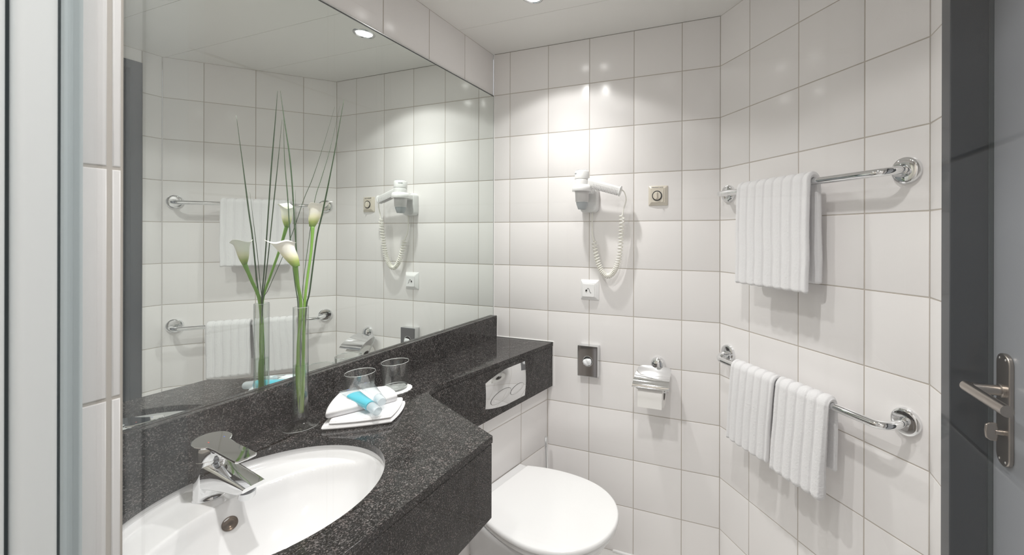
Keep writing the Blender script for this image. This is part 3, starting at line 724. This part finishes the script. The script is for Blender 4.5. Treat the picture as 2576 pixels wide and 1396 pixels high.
# faint printing on the housing, too small to read
for k in range(8):
    a = -2.65 + 0.085 * k
    p = Vector((HX + 0.0304 * math.cos(a), HY + 0.0304 * math.sin(a), 1.594))
    obj('print', xf(box(-0.0001, 0.0002, -0.0009, 0.0009, -0.0022, 0.0022), Matrix.Translation(p) @ Matrix.Rotation(a, 4, 'Z')), M_NOZZLE, hd)
ho = empty('dryer_holder', (0.49, -0.01, 1.44), label='white plastic wall holder with the ring that grips the hair dryer', cat='wall bracket')
obj('holder_ring', lathe([(0.0306, 1.522), (0.0306, 1.5475), (0.0335, 1.5485), (0.0378, 1.546), (0.0405, 1.536), (0.0415, 1.523), (0.0400, 1.521), (0.0306, 1.522)], 64, MB(0), cap=False), M_BRIGHTP, ho, smooth=50)
wp = rrect(0.080, 0.114, 0.018, 6)
obj('holder_plate', loft([[(0.493 + a, -0.0005, 1.495 + b) for a, b in wp], [(0.493 + a, -0.020, 1.495 + b) for a, b in wp], [(0.493 + a * 0.90, -0.029, 1.495 + b * 0.94) for a, b in wp]]), M_WHITEP, ho, smooth=50)
obj('holder_arm', loft([[(0.493 + a, -0.026, 1.530 + b) for a, b in rrect(0.062, 0.030, 0.008)], [(HX + a, -0.050, 1.534 + b) for a, b in rrect(0.056, 0.024, 0.008)]]), M_BRIGHTP, ho, smooth=50)
# coiled cord
cdp = catmull([(0.651, -0.050, 1.424), (0.649, -0.047, 1.385), (0.646, -0.044, 1.345), (0.6425, -0.041, 1.30), (0.636, -0.038, 1.255), (0.625, -0.036, 1.215), (0.607, -0.034, 1.183), (0.585, -0.033, 1.170),
               (0.563, -0.032, 1.183), (0.546, -0.031, 1.21), (0.534, -0.029, 1.245), (0.526, -0.027, 1.28), (0.519, -0.025, 1.318)], 60)
seg = np.linalg.norm(np.diff(cdp, axis=0), axis=1); sl = np.concatenate([[0], np.cumsum(seg)]); Ltot = sl[-1]
def phase(s):       # wider pitch near both ends
    u = s / Ltot; return u
T, N, B = frames(cdp)
turns = 41; ns = turns * 18
us = np.linspace(0, 1, ns)
dens = 0.72 + 0.9 * np.exp(-((us - 0.60) / 0.16) ** 2); ph = np.concatenate([[0], np.cumsum((dens[1:] + dens[:-1]) / 2)]); ph = ph / ph[-1] * turns * 2 * PI
ctr = np.array([np.interp(us * Ltot, sl, cdp[:, k]) for k in range(3)]).T
Ni = np.array([np.interp(us * Ltot, sl, N[:, k]) for k in range(3)]).T; Bi = np.array([np.interp(us * Ltot, sl, B[:, k]) for k in range(3)]).T
rc_ = 0.0095 * np.minimum(1, np.minimum(us, 1 - us) * 60 + 0.15)
coil = ctr + rc_[:, None] * (np.cos(ph)[:, None] * Ni + np.sin(ph)[:, None] * Bi)
pre = catmull([(0.650, -0.053, 1.527), (0.662, -0.05, 1.515), (0.668, -0.048, 1.485), (0.659, -0.048, 1.452), (0.655, -0.049, 1.432)], 8)
post = catmull([(0.516, -0.022, 1.325), (0.509, -0.018, 1.345), (0.506, -0.014, 1.39), (0.507, -0.012, 1.441)], 8)
co = obj('coiled_cord', tube(np.vstack([pre, coil, post]), 0.0025, 8), M_CORD, None, smooth=True)
tag(co, 'cream coiled cord looping from the hair dryer handle to its holder', 'cord')

# switch plates
def bevel_plate(name, cx, cz, w, h, depth, mat, loc_label, cat, inner):
    r = empty(name, (cx, 0, cz - h / 2), label=loc_label, cat=cat)
    o_ = rrect(w, h, 0.003, 3); i_ = rrect(inner, inner, 0.003, 3)
    obj('cover_frame', loft([[(cx + a, -0.0002, cz + b) for a, b in o_], [(cx + a * 0.995, -0.003, cz + b * 0.995) for a, b in o_], [(cx + a * 1.05, -depth, cz + b * 1.05) for a, b in i_], [(cx + a, -depth + 0.0006, cz + b) for a, b in i_]]), mat, r, smooth=25)
    return r
sw = bevel_plate('heating_dial', 0.7905, 1.5030, 0.080, 0.081, 0.0105, M_CREAM, 'beige square dimmer switch with round dial, lettered Heating-Lamp', 'switch', 0.055)
ip = rrect(0.0515, 0.0535, 0.004, 4)
obj('inner_plate', loft([[(0.7890 + a, -0.008, 1.5015 + b) for a, b in ip], [(0.7890 + a, -0.0118, 1.5015 + b) for a, b in ip], [(0.7890 + a * 0.97, -0.0124, 1.5015 + b * 0.97) for a, b in ip]]), M_CREAM, sw, smooth=25)
Md = Matrix.Translation((0.7888, -0.0124, 1.5015)) @ Matrix.Rotation(PI / 2, 4, 'X')
kb = obj('dial', lathe([(0.0165, 0.0), (0.0165, 0.0035), (0.0152, 0.0046), (0.0001, 0.0046)], 48, Md), M_CREAM, sw, smooth=35)
obj('dial_ring', lathe([(0.0208, 0.0), (0.0208, 0.0014), (0.0168, 0.0014), (0.0168, 0.0)], 48, Md, cap=False), M_BLACK, sw, smooth=35)
obj('dial_grip', xf(loft([[(-0.0045, -0.0145, 0.004), (0.0045, -0.0145, 0.004), (0.0045, 0.0145, 0.004), (-0.0045, 0.0145, 0.004)], [(-0.0016, -0.0125, 0.013), (0.0016, -0.0125, 0.013), (0.0012, 0.0135, 0.010), (-0.0012, 0.0135, 0.010)]]), Md), M_CREAM, kb, bevel=0.0012)
text_obj('Heating-Lamp', 0.0086, Matrix.Translation((0.7893, -0.0098, 1.5362)) @ Matrix.Rotation(PI / 2 + 0.55, 4, 'X') @ Matrix.Diagonal((1.0, 1.0, 1.0, 1)), M_BLACK, sw, ext=0.0004)

so = bevel_plate('shaver_socket', 0.4917, 1.1045, 0.0845, 0.0865, 0.014, M_BRIGHTP, 'white socket cover printed with a black plug symbol', 'socket', 0.056)
ip = rrect(0.0545, 0.0555, 0.004, 4)
obj('socket_lid', loft([[(0.4905 + a, -0.010, 1.1035 + b) for a, b in ip], [(0.4905 + a, -0.0165, 1.1035 + b) for a, b in ip], [(0.4905 + a * 0.96, -0.0175, 1.1035 + b * 0.96) for a, b in ip]]), M_BRIGHTP, so, smooth=25)
sy = -0.0178; ox, oz, ks = 0.4905, 1.1035, 0.00128
def sp3(x, z): return (ox + x * ks, sy, oz + z * ks)
obj('plug_symbol', join(tube(catmull([sp3(-5.5, 0.5), sp3(-4, 4.5), sp3(-1, 7), sp3(2.5, 4.5), sp3(4.5, -1.5), sp3(7, -6.5), sp3(10.5, -8.0)], 6), 0.00085, 8),
    xf(box(-0.0038, 0.0038, -0.0006, 0.0004, -0.0033, 0.0026), Matrix.Translation(sp3(-7.0, -0.2)) @ Matrix.Rotation(math.radians(28), 4, 'Y')),
    tube([sp3(-9.3, -2.0), sp3(-10.8, -5.4)], 0.0006, 6), tube([sp3(-5.3, -4.2), sp3(-7.4, -7.2)], 0.0006, 6)), M_BLACK, so)

# hygiene bag dispenser
hb = empty('bag_dispenser', (0.492, 0, 0.738), label='small chrome wall box with a round opening and white paper bags', cat='dispenser')
bx = 0.4925
def framebox():
    o_ = rrect(0.092, 0.131, 0.002, 2)
    return loft([[(bx + a, -0.0004, 0.8025 + b) for a, b in o_], [(bx + a, -0.0300, 0.8025 + b) for a, b in o_]])
obj('box_shell', framebox(), M_SATIN, hb, bevel=0.001)
# front plate with round hole
Vf = []; nn = 48; ww, hh = 0.0425, 0.0620; hc = (bx + 0.0005, 0.8035); hr = 0.0215
for ring_i in range(2):
    for k in range(nn):
        a = 2 * PI * k / nn + PI / nn
        if ring_i == 0: x, z = hc[0] + hr * math.cos(a), hc[1] + hr * math.sin(a)
        else:
            c_, s_ = math.cos(a), math.sin(a); sc_ = min(ww / max(1e-6, abs(c_)), hh / max(1e-6, abs(s_))); x, z = bx + c_ * sc_, 0.8025 + s_ * sc_
        Vf.append((x, -0.0306, z))
obj('front_plate', (Vf, [(k, (k + 1) % nn, nn + (k + 1) % nn, nn + k) for k in range(nn)]), M_SMOKE, hb)
Mh = Matrix.Translation((hc[0], -0.0302, hc[1])) @ Matrix.Rotation(PI / 2, 4, 'X')
obj('opening_rim', lathe([(0.0205, 0.0), (0.0218, 0.0014), (0.0230, 0.0006), (0.0230, 0.0)], 48, Mh, cap=False), M_CHROME, hb, smooth=True)
obj('inside_shade', lathe([(0.0001, 0.0002), (0.0206, 0.0002)], 40, Mh, cap=False), M_DARK, hb)  # flat dark disc paints the shade of a hollow; the box is solid
Pg = np.zeros((15, 15, 3))
for i in range(15):
    for j in range(15):
        u, w = -1 + 2 * i / 14, -1 + 2 * j / 14; r_ = max(abs(u), abs(w)); x = hc[0] - 0.0012 + 0.0205 * u * (1 - 0.20 * abs(w)); z = hc[1] - 0.0030 + 0.0160 * w * (1 - 0.28 * abs(u)) + 0.003 * u * (w > 0)
        Pg[i, j] = (x, -0.0315 - 0.006 * (1 - r_ ** 2) - 0.0035 * abs(math.sin(2.3 * u + 1.4 * w)), z)
obj('paper_bag', grid(Pg), M_BAG, hb, smooth=30)

# toilet roll holder and roll
th_ = empty('toilet_roll_holder', (0.79, 0, 0.80), label='chrome toilet roll holder with round rose and curved cover flap', cat='roll holder')
Mr = Matrix.Translation((0.7925, 0, 0.815)) @ Matrix.Rotation(PI / 2, 4, 'X')
obj('wall_rose', lathe([(0.0305, 0.0), (0.0305, 0.006), (0.0270, 0.016), (0.0190, 0.024), (0.0080, 0.0275), (0.0001, 0.028)], 48, Mr), M_CHROME, th_, smooth=60)
prof = catmull([(0, -0.023, 0.812), (0, -0.035, 0.8065), (0, -0.055, 0.799), (0, -0.078, 0.789), (0, -0.098, 0.777), (0, -0.110, 0.765), (0, -0.114, 0.757)], 4)
Pa = np.zeros((len(prof), 21, 3)); Pb = Pa.copy()
for i, p in enumerate(prof):
    tt_ = i / (len(prof) - 1)
    for j in range(21):
        u = -1 + 2 * j / 20
        half = 0.0665 + 0.006 * tt_
        if tt_ < 0.18: half -= 0.016 * (1 - tt_ / 0.18) ** 2
        Pa[i, j] = (0.7850 + half * u, p[1], p[2]); Pb[i, j] = (0.7850 + half * u, p[1] + 0.0004, p[2] - 0.0014)
obj('cover_flap', shell(Pa, Pb), M_CHROME, th_, smooth=40)
obj('flap_bead', tube([(0.7125, -0.1135, 0.7555), (0.8575, -0.1135, 0.7555)], 0.0022, 10), M_CHROME, th_, smooth=40)
obj('roll_arm', tube(catmull([(0.7935, -0.010, 0.798), (0.755, -0.014, 0.800), (0.722, -0.025, 0.794), (0.717, -0.045, 0.765), (0.717, -0.058, 0.737), (0.722, -0.060, 0.7275), (0.76, -0.060, 0.7265), (0.838, -0.060, 0.7265)], 6), 0.0032, 10), M_CHROME, th_, smooth=True)
tr = empty('toilet_roll', (0.78, -0.060, 0.68), label='white toilet paper roll with folded end under the chrome flap', cat='toilet roll')
RX0, RX1, RY, RZ, RR = 0.733, 0.830, -0.060, 0.716, 0.047
Mt = Matrix.Translation((RX0, RY, RZ)) @ Matrix.Rotation(PI / 2, 4, 'Y')
ww = RX1 - RX0
obj('paper', lathe([(0.020, 0.0), (RR - 0.001, 0.0), (RR, 0.001), (RR, ww - 0.001), (RR - 0.001, ww), (0.020, ww), (0.020, 0.0)], 64, Mt, cap=False), M_PAPER, tr, smooth=40)
obj('cardboard_core', lathe([(0.0199, 0.0005), (0.0199, ww - 0.0005), (0.0188, ww - 0.0005), (0.0188, 0.0005)], 48, Mt, cap=False), M_CARD, tr, smooth=40)
Pa = np.zeros((14, 12, 3)); Pb = Pa.copy()
for i in range(14):
    t = i / 13
    for j in range(12):
        u = j / 11; x = RX0 + 0.001 + (RX1 - RX0 - 0.002) * u
        if t < 0.5: a = 0.9 - 1.0 * (t / 0.5); y = RY - (RR + 0.0012) * math.cos(a); z = RZ + (RR + 0.0012) * math.sin(a)
        else: y = RY - (RR + 0.0012) * math.cos(-0.1) - 0.001 * (t - 0.5); z = RZ + (RR + 0.0012) * math.sin(-0.1) - 0.034 * (t - 0.5) / 0.5
        Pa[i, j] = (x, y, z); Pb[i, j] = (x, y + 0.0006, z)
obj('loose_sheet', shell(Pa, Pb), M_PAPER, tr, smooth=30)

# ------------------------------------------------------------------ towel bars on the slanted wall
UC = Vector((S2, -S2, 0)); NCW = Vector((-S2, -S2, 0))
def onW(s, off, z): p = Vector((C0[0], 0, 0)) + UC * s + NCW * off; return Vector((p.x, p.y, z))
def towel_bar(zr_, zb, label):
    r = empty('towel_bar', tuple(onW(0.35, 0, zr_)), label=label, cat='towel bar', group='towel bars')
    for s in (0.0495, 0.6515):
        Mx = Matrix.Translation(onW(s, 0, zr_)) @ NCW.to_track_quat('Z', 'Y').to_matrix().to_4x4()
        obj('wall_rose', lathe([(0.0325, 0.0), (0.0325, 0.006), (0.0310, 0.011), (0.0275, 0.0135), (0.0260, 0.0140), (0.0120, 0.0142), (0.0118, 0.018), (0.0001, 0.018)], 56, Mx), M_CHROME, r, smooth=30)
    pts = [onW(0.0495, 0.010, zr_)]; R_ = 0.042
    for a in np.linspace(0, PI / 2, 9): pts.append(onW(0.0495 + R_ - R_ * math.cos(a), 0.070 - R_ + R_ * math.sin(a), zr_ + (zb - zr_) * math.sin(a)))
    pts.append(onW(0.35, 0.070, zb))
    for a in np.linspace(PI / 2, 0, 9): pts.append(onW(0.6515 - R_ + R_ * math.cos(a), 0.070 - R_ + R_ * math.sin(a), zr_ + (zb - zr_) * math.sin(a)))
    pts.append(onW(0.6515, 0.010, zr_))
    obj('rail', tube(pts, 0.0098, 20), M_CHROME, r, smooth=True)
    return r
ZU, ZL = 1.4985, 0.8970
towel_bar(ZU, 1.4920, 'upper chrome towel bar on the slanted tiled wall')
towel_bar(ZL, 0.8905, 'lower chrome towel bar on the slanted tiled wall')

def towel(s0, s1, zb, zfront, zback, thf, thb, pitch, label, fat=0.0, name='bath_towel', skew=0.0, cat='towel', group=None, seed=0, phase=0.5):
    """towel folded over the rail at height zb; local frame of root: x along wall, y into wall, z up"""
    rg = np.random.default_rng(seed)
    rt = empty(name, tuple(onW((s0 + s1) / 2, 0.07, zb)), -PI / 4, label=label, cat=cat, group=group)
    Rb = 0.0112
    # centre line (off, z, half thickness)
    cl_ = []
    nF = 110; nA = 26
    for t in np.linspace(0, 1, nF):
        z = zfront + (zb - 0.004 - zfront) * t; th = (thf + fat * (1 - t) ** 1.6) / 2
        off = 0.070 + Rb + thf / 2 + 0.004 + fat * 0.35 * (1 - t) ** 1.6 - 0.004 * t ** 6
        cl_.append((off, z, th))
    for a in np.linspace(0.12, PI - 0.12, nA):
        th = (thf + (thb - thf) * a / PI) / 2; cl_.append((0.070 + (Rb + th) * math.cos(a), zb + (Rb + th) * math.sin(a), th))
    nB = 100
    for t in np.linspace(0, 1, nB):
        z = zb - 0.004 + (zback - zb + 0.004) * t; cl_.append((0.070 - Rb - thb / 2 - 0.010 * t ** 0.5 * 0.9, z, thb / 2))
    cl_ = np.array(cl_); P2 = cl_[:, :2]; T2 = np.gradient(P2, axis=0); T2 /= np.linalg.norm(T2, axis=1)[:, None]; N2 = np.c_[T2[:, 1], -T2[:, 0]]    # outward (away from the rail)
    N2 = -N2 if N2[5, 0] < 0 else N2
    n = len(cl_)
    def capr(k0, sgn):   # rounded end around point k0
        pts = []
        for a in np.linspace(0, PI, 9)[1:-1]:
            pts.append((k0, math.cos(a), sgn * math.sin(a)))
        return pts
    # loop: outer side from front bottom to back bottom, round, inner side back
    loop = [(k, 1.0, 0.0) for k in range(n)] + capr(n - 1, 1) + [(k, -1.0, 0.0) for k in range(n - 1, -1, -1)] + [(k, c, s) for k, c, s in [(0, -math.cos(a), -math.sin(a)) for a in np.linspace(0, PI, 9)[1:-1]]]
    ns_ = int((s1 - s0) / 0.0017); S = np.linspace(s0, s1, ns_)
    off2 = np.array([cl_[k][2] for k, _, _ in loop])
    base = np.array([P2[k] for k, _, _ in loop]); Nn = np.array([N2[k] for k, _, _ in loop]); Tn = np.array([T2[k] for k, _, _ in loop])
    cn = np.array([c for _, c, _ in loop]); tn = np.array([s for _, _, s in loop])
    m = len(loop); V = np.zeros((m, ns_, 3))
    lowf = rg.normal(0, 1, (6,)); 
    for j, s in enumerate(S):
        e = min(s - s0, s1 - s) ; er = 0.0065; k = math.sqrt(max(0.0, 1 - (1 - min(1, e / er)) ** 2)) if e < er else 1.0
        k = max(k, 0.0)
        d = ((s - s0) / pitch + phase) % 1.0; g = min(d, 1 - d) * pitch
        rib = 0.0017 * math.cos((d - 0.5) * 2 * PI) * 0.5 - 0.0046 * math.exp(-(g / 0.0028) ** 2)
        h = off2 * k
        out = cn * h + np.where(cn > 0.3, rib * k, rib * 0.4 * k)
        p2 = base + Nn * out[:, None] + Tn * (tn * h * 0.9)[:, None]
        wav = 0.0016 * math.sin(s * 31 + lowf[0]) + 0.001 * math.sin(s * 70 + lowf[1])
        zz = p2[:, 1]; drop = np.clip((zb - zz) / 0.3, 0, 1)
        jit = rg.normal(0, 0.00022, m) * k; jit2 = rg.normal(0, 0.00025, m) * k
        V[:, j, 0] = s + skew * drop * (1 if True else 0) + rg.normal(0, 0.0004, m) * k * (e < er) + 0.0015 * np.sin(zz * 40 + lowf[2]) * drop
        V[:, j, 1] = -(p2[:, 0] + wav * drop * (base[:, 0] > 0.07) + jit)
        V[:, j, 2] = zz + jit2 + 0.0009 * math.cos((d - 0.5) * 2 * PI) * (np.array([kk for kk, _, _ in loop]) < 3) * -1
    # to world
    W = np.zeros_like(V); 
    W[:, :, 0] = V[:, :, 0] - (s0 + s1) / 2; W[:, :, 1] = V[:, :, 1] + 0.07; W[:, :, 2] = V[:, :, 2] - zb
    vv, ff = grid(W, closed_u=True)
    obj('terry_sheet', (vv, ff), M_TERRY, rt, smooth=True, local=True)
    return rt
towel(0.186, 0.458, 1.4920, 1.190, 1.213, 0.0165, 0.0175, 0.0335, 'large ribbed white towel folded over the upper towel bar', seed=1)
towel(0.158, 0.336, 0.8905, 0.652, 0.70, 0.0145, 0.014, 0.030, 'ribbed white hand towel on the lower bar, farther from the door', name='hand_towel', group='hand towels', skew=-0.022, fat=0.004, seed=2)
towel(0.345, 0.512, 0.8905, 0.655, 0.712, 0.0150, 0.015, 0.030, 'ribbed white hand towel on the lower bar, nearer the door', name='hand_towel', group='hand towels', skew=-0.010, fat=0.016, seed=3)

# ------------------------------------------------------------------ toilet
TO = Vector((0.2804 * 0.9803, -0.2804 * 0.1977, 0))     # foot of the wall plane
def onT(u, v_, z): p = NC * u + DC * v_; return (p.x, p.y, z)      # u from the origin along NC (wall at 0.2804)
tl = empty('toilet', tuple(onT(0.50, -0.268, 0.10)), label='white wall-hung toilet with closed lid below the flush plate', cat='toilet')
VC = -0.268
def lid_outline(u0, u1, hw, n=72, back=0.135):
    # D-shaped outline, straight at the back
    pts = []
    um = u0 + (u1 - u0) * 0.50
    for a in np.linspace(-PI / 2, PI / 2, n): 
        c, s = math.cos(a), math.sin(a); pts.append((um + (u1 - um) * abs(c) ** 0.92, hw * math.copysign(abs(s) ** 0.96, s)))
    for t in np.linspace(0, 1, 14)[1:]: pts.append((um + (u0 - um) * t, hw - (hw - back) * t ** 2.0))
    pts += [(u0 - 0.0, back - 0.01), (u0, -back + 0.01)]
    for t in np.linspace(1, 0, 14)[:-1]: pts.append((um + (u0 - um) * t, -hw + (hw - back) * t ** 2.0))
    return pts
def dome(pts, z0, z1, crown, edge, rings=8):
    c = np.mean(pts, axis=0); secs = []
    def sec(k, z, shrink=0.0):
        return [onT(*(c[0] + (p[0] - c[0]) * k, VC + c[1] + (p[1] - c[1]) * k), z) for p in pts]
    secs.append(sec(0.985, z0)); secs.append(sec(1.0, z0 + 0.003)); secs.append(sec(1.0, z1 - edge))
    for a in np.linspace(0, PI / 2, 6)[1:]: secs.append(sec(1.0 - 0.045 * (1 - math.cos(a)), z1 - edge + edge * math.sin(a)))
    for k in (0.85, 0.65, 0.4, 0.15): secs.append(sec(k, z1 + crown * (1 - k ** 2)))
    return loft(secs)
obj('lid', dome(lid_outline(0.330, 0.806, 0.183), 0.4015, 0.418, 0.002, 0.010), M_LID, tl, smooth=50)
obj('seat', dome(lid_outline(0.345, 0.800, 0.179), 0.384, 0.3995, 0.0, 0.004), M_LID, tl, smooth=50)
def bowl_sec(z, u1, hw, back=0.125):
    return [onT(u, VC + v_, z) for u, v_ in lid_outline(0.2815, u1, hw, back=back)]
obj('bowl', loft([bowl_sec(0.06, 0.40, 0.09, 0.085), bowl_sec(0.10, 0.50, 0.105, 0.09), bowl_sec(0.18, 0.62, 0.125, 0.10), bowl_sec(0.27, 0.72, 0.152, 0.11), bowl_sec(0.335, 0.765, 0.168, 0.12), bowl_sec(0.365, 0.783, 0.174, 0.125), bowl_sec(0.379, 0.788, 0.175), bowl_sec(0.3825, 0.783, 0.172)]), M_CERAMIC, tl, smooth=50)
obj('seat_deck', loft([[onT(a, VC + b, 0.3825) for a, b in ((0.2815, -0.15), (0.332, -0.15), (0.332, 0.15), (0.2815, 0.15))], [onT(a, VC + b, 0.402) for a, b in ((0.2815, -0.148), (0.330, -0.148), (0.330, 0.148), (0.2815, 0.148))]]), M_CERAMIC, tl, bevel=0.004)

# toilet brush in the corner
tb = empty('toilet_brush', (0.352, -0.062, 0.0), label='toilet brush with slim chrome handle in the corner behind the toilet', cat='toilet brush')
obj('brush_handle', tube([(0.3250, -0.060, 0.12), (0.3175, -0.060, 0.30), (0.311, -0.060, 0.462), (0.3108, -0.060, 0.467)], [0.0068, 0.0068, 0.0072, 0.0062], 16), M_CHROME, tb, smooth=40)
obj('brush_pot', lathe([(0.030, 0.0), (0.034, 0.003), (0.036, 0.14), (0.034, 0.142), (0.032, 0.14), (0.030, 0.01), (0.0001, 0.008)], 40, Matrix.Translation((0.330, -0.060, 0.0))), M_SATIN, tb, smooth=40)
tb.location = (0.330, -0.060, 0.0)
for c in tb.children: c.data.transform(Matrix.Translation(Vector((0.352 - 0.330, -0.062 + 0.060, 0))))

# ------------------------------------------------------------------ ceiling lamps
for i, ((lx, ly), k) in enumerate(LAMPS):
    lab = ['round chrome ceiling downlight above the toilet, seen also in the mirror', 'round chrome ceiling downlight above the washbasin', 'round chrome ceiling downlight added as fill light before the shower screen', 'round chrome ceiling downlight inside the shower'][i]
    l = empty('ceiling_downlight', (lx, ly, CEIL - 0.003), label=lab, cat='ceiling lamp', group='ceiling downlights')
    Ml = Matrix.Translation((lx, ly, CEIL))
    obj('lamp_ring', lathe([(0.0300, -0.0002), (0.0300, -0.0015), (0.0345, -0.0050), (0.0395, -0.0035), (0.0415, -0.0002)], 56, Ml, cap=False), M_SATIN, l, smooth=50)
    obj('lamp_lens', lathe([(0.0001, -0.0020), (0.0302, -0.0012)], 48, Ml, cap=False), M_LAMP, l, smooth=True)

# ------------------------------------------------------------------ shower: glass panel, posts, hose
sg = empty('shower_screen', (0.95, GLY, 0), label='clear glass shower screen the room is seen through', cat='shower screen')
obj('glass_pane', box(0.6225, 1.2735, GLY - 0.003, GLY + 0.003, 0.04, 2.05), M_PANE, sg)
obj('sill_profile', box(0.633, 1.2735, GLY - 0.012, GLY + 0.012, 0.0, 0.04), M_ALU, sg, bevel=0.002)
sp_ = rrect(0.0225, 0.0208, 0.005, 6)
obj('wall_post', loft([[(0.6197 + a, -1.4464 + b, z) for a, b in sp_] for z in (0.0, 2.06)]), M_ALU, sg, smooth=40)
obj('post_gasket', box(0.6085, 0.6218, -1.4360, -1.4335, 0.0, 2.06), M_GASKET, sg)
obj('edge_strip', box(0.6085, 0.6220, -1.4335, -1.4215, 0.04, 2.055), pmat('clear_edge_strip', (0.56, 0.63, 0.65), 0.3, metal=0.3), sg, bevel=0.002)
obj('back_gasket', box(0.6085, 0.6255, -1.4594, -1.4568, 0.0, 2.06), M_GASKET, sg)
sp_ = rrect(0.0235, 0.0385, 0.003, 6)
obj('wall_profile', loft([[(0.6202 + a, -1.4787 + b, z) for a, b in sp_] for z in (0.0, 2.06)]), M_ALU, sg, smooth=40)

hs = empty('hand_shower', (0.47, -1.88, 1.55), label='chrome hand shower with ribbed metal hose on the shower wall, seen as a reflection', cat='shower')
hpth = catmull([(0.472, -1.842, 2.06), (0.470, -1.842, 1.9), (0.469, -1.842, 1.75), (0.474, -1.842, 1.62), (0.495, -1.842, 1.50), (0.53, -1.845, 1.36), (0.575, -1.85, 1.2), (0.60, -1.86, 1.1), (0.60, -1.87, 1.02), (0.58, -1.886, 1.03)], 90)
Lh = np.concatenate([[0], np.cumsum(np.linalg.norm(np.diff(hpth, axis=0), axis=1))])
obj('shower_hose', tube(hpth, 0.0058 + 0.0012 * np.cos(Lh / 0.0060 * 2 * PI), 12), M_TEAL, hs, smooth=True)
obj('shower_head', lathe([(0.0001, 0.0), (0.038, 0.002), (0.040, 0.010), (0.02, 0.022), (0.012, 0.03), (0.0001, 0.032)], 40, Matrix.Translation((0.472, -1.835, 2.055)) @ Matrix.Rotation(math.radians(215), 4, 'X')), M_CHROME, hs, smooth=40)
obj('head_bracket', box(0.458, 0.486, -1.891, -1.850, 2.03, 2.06), M_CHROME, hs, bevel=0.004)
